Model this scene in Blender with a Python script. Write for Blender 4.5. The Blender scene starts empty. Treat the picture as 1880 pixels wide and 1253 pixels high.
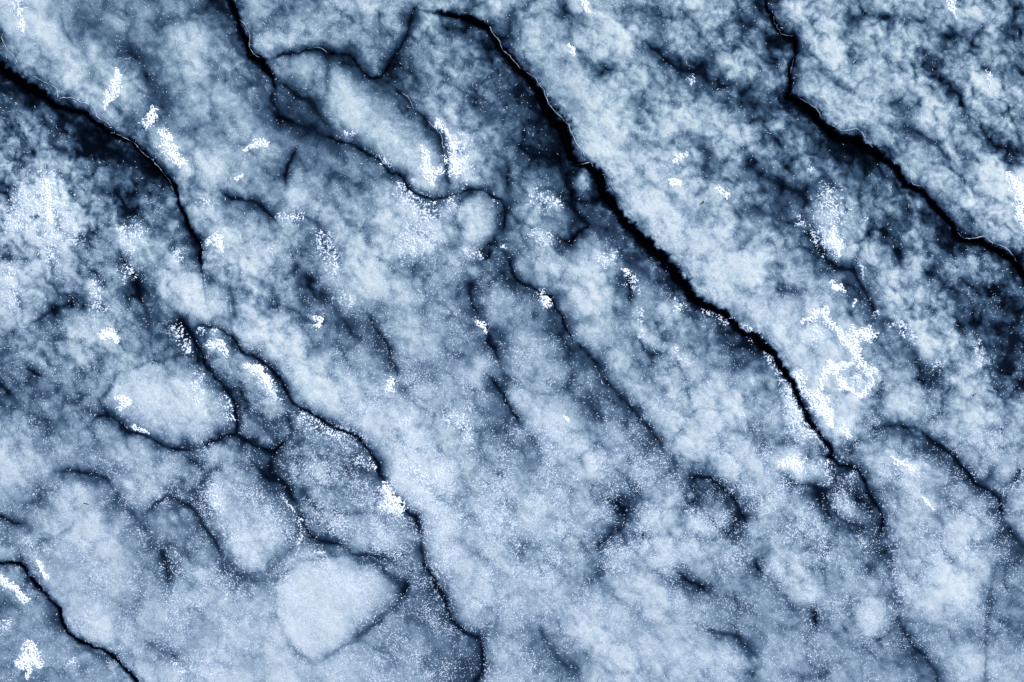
import bpy, math, heapq, random
import numpy as np

# ------------------------------------------------------------------ camera, sky, sun, exposure
# A frozen lake seen straight down. Plan coordinates: millimetres on the ice, x east, y south,
# origin at the north-west corner of the surveyed 5.64 x 3.76 m piece.
PW, PH = 5640.0, 3759.0
R = math.radians
scene = bpy.context.scene
C = scene.collection
cam_d = bpy.data.cameras.new('camera')
cam = bpy.data.objects.new('camera', cam_d)
C.objects.link(cam)
CAM_H = 8.0
cam.location = (0, 0, CAM_H)
cam.rotation_euler = (0, 0, 0)
cam_d.sensor_width = 36
cam_d.lens = 36 * CAM_H / (PW / 1000)
cam_d.clip_end = 2000
scene.camera = cam
scene.render.resolution_x, scene.render.resolution_y = 1024, 682

SUN_EL, SUN_AZ = 38, 48            # the light comes from the upper right of the plan
world = bpy.data.worlds.new('World')
scene.world = world
world.use_nodes = True
wn = world.node_tree
bg = wn.nodes['Background']
sky = wn.nodes.new('ShaderNodeTexSky')
sky.sky_type = 'NISHITA'
sky.sun_disc = False
sky.sun_elevation = R(SUN_EL)
sky.sun_rotation = R(SUN_AZ)
sky.dust_density = 2.0
sky.ozone_density = 1.0
wn.links.new(sky.outputs[0], bg.inputs[0])
bg.inputs[1].default_value = 0.12
sun_d = bpy.data.lights.new('sun', 'SUN')
sun_d.energy = 1.5
sun_d.angle = R(12)
sun_d.color = (1.0, 0.98, 0.95)
sun = bpy.data.objects.new('sun', sun_d)
C.objects.link(sun)
sun.rotation_euler = (R(90 - SUN_EL), 0, R(180 - SUN_AZ))
scene.view_settings.view_transform = 'Standard'
scene.view_settings.look = 'None'
scene.view_settings.gamma = 1
scene.view_settings.exposure = 0.84
scene.cycles.use_denoising = False
scene.cycles.max_bounces = 4

# ------------------------------------------------------------------ small helpers
rng = np.random.default_rng(7)
PERM = np.concatenate([rng.permutation(4096)] * 2).astype(np.int32)
GA = rng.uniform(0, 2 * np.pi, 4096)
GX, GY = np.cos(GA).astype(np.float32), np.sin(GA).astype(np.float32)


def gnoise(x, y, seed=0):
    """2-D gradient noise, about -0.7..0.7"""
    x = np.asarray(x, np.float32) + np.float32(seed * 17.31)
    y = np.asarray(y, np.float32) + np.float32(seed * 9.77)
    xf, yf = np.floor(x), np.floor(y)
    xi, yi = xf.astype(np.int32) & 4095, yf.astype(np.int32) & 4095
    fx, fy = x - xf, y - yf
    u, v = fx * fx * fx * (fx * (fx * 6 - 15) + 10), fy * fy * fy * (fy * (fy * 6 - 15) + 10)

    def g(ix, iy, dx, dy):
        h = PERM[(PERM[ix & 4095] + iy) & 4095]
        return GX[h] * dx + GY[h] * dy
    a, b = g(xi, yi, fx, fy), g(xi + 1, yi, fx - 1, fy)
    c, d = g(xi, yi + 1, fx, fy - 1), g(xi + 1, yi + 1, fx - 1, fy - 1)
    return (a + u * (b - a)) * (1 - v) + (c + u * (d - c)) * v


def fbm(x, y, octv=4, seed=0, gain=0.5):
    s, a = 0, 1.0
    for i in range(octv):
        s = s + a * gnoise(x * 2 ** i, y * 2 ** i, seed + i)
        a *= gain
    return s


def billow(x, y, octv=3, seed=0, gain=0.5):
    s, a, t = 0, 1.0, 0
    for i in range(octv):
        s = s + a * np.minimum(np.abs(gnoise(x * 2 ** i, y * 2 ** i, seed + i)) * 2.2, 1)
        t += a
        a *= gain
    return s / t


def worley(x, y, seed=0, both=False):
    """distance to the nearest of scattered points, one per unit cell"""
    x = np.asarray(x, np.float32) + np.float32(seed * 13.7)
    y = np.asarray(y, np.float32) + np.float32(seed * 5.3)
    xi, yi = np.floor(x).astype(np.int32), np.floor(y).astype(np.int32)
    best = np.full(x.shape, 9, np.float32)
    second = best.copy()
    for dj in (-1, 0, 1):
        for di in (-1, 0, 1):
            a, b = xi + di, yi + dj
            h = PERM[(PERM[a & 4095] + b) & 4095]
            px, py = a + .5 + .48 * GX[h], b + .5 + .48 * GY[(h * 7 + 3) & 4095]
            d = (x - px) ** 2 + (y - py) ** 2
            second = np.minimum(second, np.maximum(best, d))
            best = np.minimum(best, d)
    if both:
        return np.sqrt(best), np.sqrt(second)
    return np.sqrt(best)


def sstep(a, b, x):
    t = np.clip((x - a) / (b - a), 0, 1)
    return t * t * (3 - 2 * t)


TILE = [(0, 0), (1881, 0), (3759, 0), (0, 1254), (1881, 1254), (3759, 1254), (0, 2505), (1881, 2505), (3759, 2505)]


def path(tile, text):
    """survey sheet number + 'x,y,w x,y,w ...' -> array of plan points with a half width each"""
    p = np.array([[float(v) for v in q.split(',')] for q in text.split()])
    p[:, 0] += TILE[tile][0]
    p[:, 1] += TILE[tile][1]
    return p


def world_xy(x, y):
    return (x - PW / 2) / 1000, (PH / 2 - y) / 1000


# ------------------------------------------------------------------ the survey of the ice
# how milky the ice is (0 clear black ice .. 9 white bubbly ice), on nine sheets of 10 x 7 cells
CLOUD = [
 ['6 6 4 5 4 5 3 5 4 5', '5 6 6 4 4 6 5 5 6 5', '3 5 6 6 4.5 5.5 5 4 5 6', '4 2 4 5.5 4 5 5 4.5 4 5.5', '5 4 3 2 5 4.5 5 6 4.5 4.5', '5 6 4 3 2 6 6 5 5 4.5', '5 7 5 4 3 5.5 5 5 6 5.5'],
 ['5.5 5 5.5 4 5.5 5 5 6 5 4.5', '4.5 4 4.5 4 3.5 5.5 5.5 5.5 6 4.5', '6 4 4.5 4 3.5 4 6 6 5.5 5.5', '6.5 5 5 4.5 4 3.5 5 6.5 6 5.5', '6 6 5 6 4.5 3.5 3 6.5 6 5.5', '4.5 6 6.5 6.5 4.5 4 3 5 6.5 6', '5 6.5 6 7 5 5 4 3 6 6.5'],
 ['6 5 3.5 5.5 5 5 5.5 5 5.5 4.5', '5 4.5 4 4 6 4.5 5.5 4.5 5 5', '4 6 5 4.5 6 5 6 5 5.5 4.5', '6.5 5.5 4 4 6 5.5 5 5.5 5 5', '6.5 5.5 4 4 4 5.5 4.5 6 5 4.5', '5.5 5.5 5 4.5 4 3 5 5.5 5.5 7', '6.5 5 4.5 5.5 5.5 4 4 3 5.5 6.5'],
 ['5 6 4 5 4.5 4 7 6 6 5.5', '6 5 4.5 6 4 5.5 5.5 6 6 5', '6.5 4.5 5 5.5 4 6 7 6 4.5 4.5', '5 5.5 6 5.5 4.5 4 6 6.5 5.5 4.5', '4.5 5 4.5 5 5.5 5 5.5 6.5 7 6', '4 4.5 4.5 6 6.5 6.5 6 5 6 7', '5.5 4.5 4.5 5 6 6.5 6 5 4.5 5'],
 ['5.5 6 5.5 6 4.5 5.5 6 5.5 4 6.5', '7 5.5 5 4.5 5 5 6 6 5.5 4', '5.5 6 5.5 4.5 5.5 5 5 6.5 5 5.5', '4.5 5 5.5 4.5 5 5 5 5.5 5.5 6', '5.5 5.5 5.5 5 4.5 5.5 5 5 6 5', '7 5.5 5.5 5 5 6.5 5.5 4.5 5.5 6.5', '6 7 6 5 4.5 6.5 6.5 5.5 5 6.5'],
 ['6 6.5 6 4.5 5.5 5 5 4.5 4 4.5', '6 7 6 5.5 5 5.5 5.5 4 4.5 4.5', '4.5 6 6.5 6 5.5 4.5 6 5 3.5 4', '5 4 6 6 6.5 5 5 5.5 4.5 3', '5.5 5 5 6.5 6.5 5 5.5 5.5 5.5 3.5', '5.5 5.5 5 6 6.5 5 6 5.5 6 5', '6.5 6 5 5 6 5.5 5.5 5.5 5.5 5.5'],
 ['6 5.5 5 6 5.5 6 5.5 5 5 5.5', '4.5 5 6 5 6.5 6 5.5 5 5 5', '5 5.5 6.5 6 4.5 5 6 6 5.5 5', '5.5 6 5.5 5.5 5 5 6 6.5 5.5 6', '4.5 5.5 6 5.5 5 5 6 6 6.5 7', '4.5 5 6 6 5.5 5 5.5 6 7 7', '4.5 4.5 4.5 5.5 6 6 6 6 6.5 6'],
 ['5 6 6 5.5 5.5 4.5 6 6.5 5.5 6', '5 6.5 6 5.5 5.5 6 5.5 6.5 5 6', '5.5 5 6 6 5.5 5.5 5.5 5 5.5 6', '6.5 5 6 6 6 5.5 5.5 5 5.5 6.5', '6.5 5.5 5 6 5.5 5.5 5.5 5.5 6 6', '5.5 5 5 5.5 5.5 5 5.5 6 5.5 5.5', '5.5 5 5 4 6 5.5 5 6 6 6'],
 ['5.5 6 6 6 4.5 6 6 5.5 5 6', '5 5.5 5.5 5 5 5 6 5.5 5.5 5', '5 6 5.5 5 5 4.5 5.5 5.5 6 4.5', '5.5 5.5 6 5.5 5 5 5.5 6.5 6 4.5', '5.5 5 5.5 6 5.5 6 5.5 6.5 5.5 4.5', '5.5 5 5 5 5 5.5 5 5.5 5 4.5', '5.5 5.5 5.5 5 5 5 4.5 5 5.5 5.5'],
]
# how lumpy the ice is (5 x 4 over the piece) and how thick the frost grains lie on it (8 x 6)
LUMPY = np.array([[float(v) for v in r.split()] for r in (
    '.6 .6 .7 .8 1.0 .9 1.15 1.25 1.2 1.3', '1.4 .9 .6 .7 1.0 .8 1.05 1.25 1.2 1.3', '1.3 1.1 1.0 .8 .9 .8 .8 1.0 1.2 1.3', '.9 .9 1.1 .6 .5 .6 .8 .8 .9 1.3',
    '.7 .7 .9 .7 .6 .6 .8 .7 .9 .9', '.5 .5 .8 .5 .5 .6 .7 .7 .7 .7', '.4 .4 .4 .4 .4 .5 .5 .5 .6 .5')])
GRAINS = np.array([[.15, .2, .2, .2, .2, .2, .1, .15], [.2, .2, .15, .2, .2, .2, .1, .15], [.3, .25, .25, .35, .2, .2, .2, .2],
                   [.3, .3, .5, .55, .4, .35, .3, .3], [.4, .6, .9, 1.0, .8, .8, .8, .7], [.35, .6, .5, .7, .4, .4, .5, .4]])

# seams and cracks: (sheet, points with half width, strength, flags)
#   o = open down to the water, t = the plate on its north-east side rides up over the other
SEAMS = [
 (0, '-900,-300,30 -300,120,30 -20,330,34 10,380,38 60,430,42 150,480,42 230,520,34 290,570,20 370,600,14 450,610,12 510,660,14 570,720,14 640,750,12 710,770,12 770,830,14 830,890,16 900,960,16 960,1030,15 985,1090,13 1010,1180,13 1040,1253,14 1070,1304,12 1100,1364,10 1100,1424,12 1110,1494,10', .97, 'ot'),
 (0, '1110,1494,10 1180,1544,12 1260,1594,11 1290,1704,9 1270,1790,9', .55, ''),
 (0, '1180,-700,20 1270,0,24 1300,80,24 1320,150,20 1360,220,22 1380,300,24 1440,350,26 1500,410,16 1510,470,10', .96, 'ot'),
 (0, '1490,330,8 1560,300,12 1650,290,8 1730,265,8 1790,290,10 1881,298,10 1921,310,12 1981,370,12 2041,435,14 2101,435,14 2161,330,16 2211,250,10 2241,180,6 2261,90,12 2281,50,10 2311,20,8', .92, 'o'),
 (1, '300,65,5 375,95,7', .6, ''),
 (0, '1810,320,6 1800,420,6 1780,560,6', .45, ''),
 (0, '1510,470,8 1560,480,8 1640,530,14 1720,570,22 1765,650,18 1850,730,12', .7, ''),
 (0, '1510,470,10 1495,560,11 1545,650,12 1650,690,9 1760,735,12', .74, ''),
 (0, '1480,600,10 1540,650,12 1650,690,6', .75, ''),
 (0, '1640,800,5 1600,880,9 1570,960,11 1560,1040,6', .8, ''),
 (0, '1200,1050,5 1280,1090,9 1390,1110,12 1450,1140,12 1500,1200,12 1530,1230,6', .8, ''),
 (0, '1600,1180,6 1700,1210,8 1790,1253,8 1800,1354,8 1880,1450,8', .5, ''),
 (0, '450,110,26 650,240,22 740,310,13 790,390,12 900,520,26 960,640,22', .42, ''),
 (0, '740,300,9 765,340,8', .6, ''),
 (0, '860,190,6 910,120,8 990,90,6', .55, ''),
 (0, '0,150,12 15,200,8 5,260,18', .7, ''),
 (0, '280,590,14 340,640,16 420,700,20 520,760,18', .6, ''),
 (0, '620,830,40 780,900,50 880,1010,45', .3, ''),
 (0, '300,740,10 310,800,12', .5, ''),
 (1, '530,70,16 620,85,18 720,100,22 800,150,20 860,230,22 900,290,20 960,370,24 1020,430,20 1070,490,24 1100,560,34 1150,640,44 1200,700,48 1240,790,44 1270,870,30 1290,905,22 1350,905,18 1400,950,28 1430,1030,40 1450,1090,40 1510,1160,24 1560,1210,30 1591,1254,32 1640,1314,40 1700,1374,42 1770,1424,38 1830,1494,38 1880,1564,42 1938,1644,32 1998,1684,24 2078,1709,24 2148,1764,23 2208,1824,22 2278,1874,28 2338,1924,28 2398,1974,22 2438,2034,20 2478,2104,15 2528,2204,14 2578,2314,14 2630,2390,14 2690,2460,14 2700,2515,14', .98, 'ot'),
 (1, '1270,910,15 1240,970,15 1240,1030,12 1270,1090,10 1270,1150,8 1310,1200,10 1360,1245,9 1330,1270,10 1260,1334,14 1180,1309,8', .9, 'o'),
 (1, '260,460,14 340,530,12 400,600,9 460,660,10 510,720,9 550,790,7 570,870,8 580,950,9 590,1010,10 585,1060,10', .7, ''),
 (1, '-130,740,12 0,780,15 80,810,15 150,850,14 220,900,12 260,940,18 340,980,15 370,1040,12 430,1080,12 500,1110,10 570,1080,9 640,1070,8 690,1040,8 750,1040,8 820,1070,9 880,1110,12 905,1170,16 900,1253,14 880,1310,10', .88, 'o'),
 (1, '910,880,7 915,1000,8 920,1040,5', .6, ''),
 (1, '970,20,7 930,80,8 925,170,7 940,240,6 950,310,6', .55, ''),
 (1, '1200,20,14 1250,90,12', .45, ''),
 (1, '1650,215,8 1700,260,14 1750,290,14 1780,330,14 1840,370,14 1878,395,16 1938,390,22 1998,350,24 2028,310,10', .85, ''),
 (1, '1590,570,16 1680,600,16 1750,630,14', .5, ''),
 (1, '1030,620,40 1060,700,40 1120,840,30', .45, ''),
 (2, '400,-500,8 460,30,8 500,100,14 540,170,16 580,200,13 625,205,9 620,280,10 600,380,12 590,480,15 580,530,16 650,565,24 710,605,32 740,665,30 800,710,34 830,750,30 900,775,42 980,785,42 1030,820,28 1090,858,28 1150,905,16 1200,955,20 1225,1010,20 1290,1040,16 1350,1090,16 1410,1150,16 1480,1230,16 1490,1254,15 1500,1304,18 1560,1334,17 1640,1324,17 1720,1374,20 1790,1404,22 1840,1434,22 1880,1514,22 2300,2100,22', .96, 'ot'),
 (2, '430,215,16 500,225,16 560,200,12', .85, ''),
 (2, '600,560,14 545,560,10 530,580,8', .7, ''),
 (2, '180,495,15 230,480,14 280,465,10', .8, ''),
 (2, '280,465,10 320,510,16 400,560,20 470,640,20', .55, ''),
 (2, '0,740,12 70,790,15 150,870,16 250,960,16', .5, ''),
 (2, '330,890,14 420,890,11', .75, ''),
 (2, '380,930,12 470,980,18 560,1030,20 650,1060,20 700,1040,15', .72, ''),
 (2, '665,1070,10 670,1120,10 650,1170,8', .75, ''),
 (2, '560,1060,8 510,1100,10', .6, ''),
 (2, '1005,840,12 1008,920,8 1005,990,6', .75, ''),
 (2, '1180,720,12 1240,700,12 1320,750,11 1390,800,12 1450,860,12 1500,900,8', .62, ''),
 (2, '1130,590,10 1190,560,10 1220,530,6', .6, ''),
 (2, '1440,130,9 1490,170,11 1500,220,16 1480,270,14', .65, ''),
 (2, '1750,200,20 1790,150,16', .65, ''),
 (2, '280,150,22 350,100,20', .55, ''),
 (2, '700,340,10 760,400,10 830,450,9 900,510,9', .4, ''),
 (2, '760,790,30 870,820,32 1000,840,30', .6, ''),
 (2, '1380,1160,30 1440,1220,30', .55, ''),
 (2, '1850,230,16 1890,330,20', .4, ''),
 (3, '1060,560,8 1100,535,9 1210,560,8 1280,610,9 1330,680,12 1420,720,14 1490,780,16 1540,840,18 1580,900,16 1610,970,14 1680,1000,14 1740,1040,15 1800,1080,17 1881,1120,16 1941,1140,16 1991,1180,14 2041,1240,14 2086,1321,14 2091,1361,10', .9, 'o'),
 (7, '170,0,14 205,70,14 212,120,10 280,210,6 360,310,12 410,350,16 435,410,16 445,460,12', .85, ''),
 (7, '445,460,12 440,570,12 470,620,13 510,690,17 550,760,17 580,840,15 610,920,15 680,980,17 760,1020,15 775,1100,14 780,1180,14 740,1240,12 700,1700,12', .78, ''),
 (3, '710,440,14 790,530,16 860,600,14', .5, ''),
 (3, '960,470,12 1030,560,13 1090,670,12 1140,770,12 1200,840,12 1250,900,13 1290,980,14 1300,1060,14 1295,1130,15 1230,1150,11 1170,1180,11 1110,1215,9', .9, 'o'),
 (3, '1110,1215,9 1000,1225,10 930,1215,11 870,1180,14 820,1150,9 720,1120,9 660,1070,10 600,1035,9 540,1040,9 500,1080,7', .78, ''),
 (3, '1295,1140,11 1370,1190,11 1440,1220,10 1510,1240,14 1545,1190,14 1590,1150,12', .88, 'o'),
 (3, '1485,1251,18 1485,1331,15 1540,1391,15 1590,1451,13 1640,1541,10', .85, ''),
 (6, '1640,290,10 1670,370,11 1710,450,11 1780,480,10 1860,490,9 1951,545,8 2021,555,15 2111,570,9 2170,580,8', .72, ''),
 (3, '650,100,7 680,190,11 740,260,16 770,370,11', .72, ''),
 (3, '160,530,12 230,500,14 270,465,12 340,430,12 430,410,10', .62, ''),
 (3, '230,530,9 290,600,10 350,660,9', .5, ''),
 (3, '50,580,9 90,580,9', .55, ''),
 (3, '130,750,6 180,790,8 265,830,8', .85, ''),
 (3, '-500,500,12 0,870,11 50,910,13 90,960,13', .7, ''),
 (3, '250,1170,7 260,1110,7 240,1020,6', .55, ''),
 (3, '890,690,8 920,660,8 990,650,6', .5, ''),
 (3, '1700,10,14 1800,100,10', .55, ''),
 (3, '1000,0,20 1040,-60,22', .6, ''),
 (3, '1640,250,30 1760,310,26', .5, ''),
 (3, '1820,540,18 1880,540,14', .55, ''),
 (4, '0,540,9 50,545,8', .6, ''),
 (4, '140,450,9 170,540,14 220,600,14 260,660,14 260,720,12 300,780,12 330,830,10', .7, ''),
 (4, '830,90,10 805,160,13 770,190,12', .82, ''),
 (4, '760,280,9 715,300,12 700,360,12 720,430,10 760,500,9', .7, ''),
 (4, '790,560,8 810,590,16 810,630,16 840,660,9 870,740,9', .82, ''),
 (4, '800,810,5 840,850,8 880,900,10 910,970,10 970,1050,13 1000,1110,13', .8, ''),
 (4, '1000,1110,13 1040,1160,16 1080,1220,18 1080,1280,14 1040,1300,12', .52, ''),
 (4, '900,140,10 930,190,14 935,250,14 970,290,14 1020,320,12 1090,345,12 1150,380,10 1180,440,14 1220,500,12 1240,560,14 1270,610,13', .9, 'o'),
 (4, '1270,610,13 1330,670,12 1400,740,13 1430,800,13', .75, ''),
 (4, '1430,800,13 1500,900,16 1560,960,15 1610,1010,18 1650,1060,14 1700,1110,14 1750,1170,14 1780,1240,12', .68, ''),
 (4, '1750,1251,22 1830,1291,18 1880,1341,11', .5, ''),
 (4, '1880,1376,10 1938,1376,9 2018,1381,9 2088,1426,12 2148,1481,15 2188,1541,14 2213,1601,14 2218,1671,14', .8, ''),
 (8, '0,310,10 40,260,9 90,235,8 60,200,7 30,150,7', .65, ''),
 (4, '1330,0,8 1300,40,11 1260,80,13 1230,70,9', .85, ''),
 (8, '740,0,12 820,10,14 860,60,17 910,65,17 960,90,17 1000,140,17 1030,210,17 1080,280,15 1105,340,14 1100,410,15 1070,450,15', .9, 'o'),
 (8, '1100,480,24 1110,540,22 1150,700,12 1190,880,10', .45, ''),
 (8, '550,130,10 620,160,8 720,170,12 780,210,13 820,290,11 870,360,10 950,385,10 1030,420,11', .6, ''),
 (4, '1570,230,8 1580,300,12 1590,380,13 1595,430,8', .85, ''),
 (4, '1630,600,7 1660,660,10 1700,700,16 1790,690,14', .65, ''),
 (4, '1230,700,7 1220,750,7', .45, ''),
 (4, '1340,880,10 1380,1000,9 1430,1050,9 1450,1120,8', .5, ''),
 (4, '1040,450,14 1070,520,14', .4, ''),
 (5, '640,0,12 730,90,18 790,180,16 850,220,13 930,240,13 980,300,16 1010,370,14 1050,440,16 1060,510,15', .78, ''),
 (5, '1060,510,15 1150,530,18 1220,620,12 1270,680,9 1330,770,16 1390,810,14', .52, ''),
 (5, '1160,40,7 1210,90,7', .7, ''),
 (5, '1320,260,15 1390,230,12', .7, ''),
 (5, '1460,420,30 1540,350,38', .38, ''),
 (5, '1655,440,10 1640,510,14 1600,580,14', .82, ''),
 (5, '1960,380,22 1870,460,22 1810,560,30 1830,650,30 1780,740,14 1750,800,10', .66, ''),
 (5, '1840,840,18 1900,900,22', .7, ''),
 (5, '1100,850,7 1095,950,7', .5, ''),
 (5, '1000,1090,14 1090,1110,13 1180,1090,10 1280,1110,11', .6, ''),
 (5, '1280,1110,11 1350,1160,14 1420,1210,16 1490,1251,16 1530,1311,16 1580,1361,15 1620,1411,14 1690,1451,14 1740,1491,15 1760,1571,15 1760,1621,14', .88, ''),
 (8, '1760,370,14 1800,430,18 1870,500,22 2300,900,22', .6, ''),
 (8, '1790,160,10 1830,140,9 1860,90,8 1900,75,8', .7, ''),
 (5, '20,860,7 40,960,8', .6, ''),
 (5, '480,1140,24 490,1150,24', .4, ''),
 (5, '700,640,20 720,650,20', .2, ''),
 (5, '1440,900,14 1430,1000,14', .4, ''),
 (5, '250,560,16 320,620,20 480,760,22', .4, ''),
 (6, '310,100,12 380,85,11 450,95,10 520,110,15 580,130,15 620,190,12', .72, ''),
 (6, '620,190,12 650,240,12 740,340,13 830,450,12', .5, ''),
 (6, '790,330,9 850,280,11 920,230,14 980,250,13 1040,280,13 1090,340,14 1140,420,14 1190,490,13 1240,570,13', .7, ''),
 (6, '1240,570,13 1300,650,17', .6, ''),
 (6, '1295,645,16 1315,650,16', .6, ''),
 (6, '1300,650,14 1370,690,12 1450,720,13 1480,770,14', .5, ''),
 (6, '1010,0,9 1080,40,11 1130,95,13', .72, ''),
 (6, '1130,95,9 1090,190,11 1060,250,9', .5, ''),
 (6, '1450,700,10 1500,600,14 1560,540,10', .45, ''),
 (6, '200,270,11 250,220,9', .55, ''),
 (6, '-200,300,9 0,345,9 60,370,7 140,375,8', .82, ''),
 (6, '-800,500,10 -200,640,10 0,600,9 60,590,11 110,600,14 150,650,17 190,710,14 240,750,14 270,800,12 320,840,14 330,910,13 360,970,13 430,1020,10 500,1050,10 570,1070,12 630,1120,13 680,1160,12 740,1230,13 1100,1800,13', .93, 'ot'),
 (6, '840,510,9 890,540,11 920,640,10 930,740,11', .62, ''),
 (6, '760,1030,14 820,1050,12 950,1110,14 1000,1160,14', .4, ''),
 (6, '0,800,20 40,840,18', .5, ''),
 (7, '370,700,12 340,750,11 320,800,9', .75, ''),
 (7, '320,800,9 260,850,12 150,950,14 40,1030,12', .42, ''),
 (7, '1060,940,16 1110,1000,17 1160,1070,17 1190,1130,14 1290,1190,16 1310,1240,14', .5, ''),
 (7, '1450,245,11 1520,270,15 1560,310,17 1565,370,14', .8, ''),
 (7, '1565,370,14 1530,410,12 1470,450,9 1420,490,9 1405,520,14 1420,560,8', .65, ''),
 (7, '1430,600,12 1430,650,12 1380,690,9 1320,740,9', .45, ''),
 (7, '1640,445,10 1675,455,12', .7, ''),
 (7, '1270,195,12 1280,205,12', .55, ''),
 (7, '970,490,16 1050,520,18', .4, ''),
 (7, '790,180,14 820,150,12', .45, ''),
 (7, '1840,630,9 1881,672,12 1951,722,12 2001,752,12 2036,782,10', .72, ''),
 (7, '620,1140,26 720,1180,30', .45, ''),
 (8, '380,560,12 420,630,13 460,660,9', .75, ''),
 (8, '460,660,12 520,740,13 600,840,13 680,860,11', .45, ''),
 (8, '680,855,10 725,870,15 735,920,12 735,960,7', .88, ''),
 (8, '100,950,14 200,980,12 290,995,11 350,1050,12 400,1100,11 430,1130,8', .6, ''),
 (8, '400,1190,12 380,1240,12', .65, ''),
 (8, '870,930,8 910,990,9', .6, ''),
 (8, '1060,1015,9 1110,1010,11', .65, ''),
 (8, '1190,900,12 1260,1040,15 1330,1110,14 1380,1170,14 1400,1240,13 1450,1700,13', .66, ''),
 (8, '780,1180,13 800,1230,10', .65, ''),
 (8, '1000,590,6 1060,650,8', .5, ''),
 (8, '1725,610,3 1700,720,3 1690,820,3 1670,1000,2.5 1665,1253,2.5', .4, ''),
 (8, '950,760,16 880,800,16', .4, ''),
]
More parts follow.
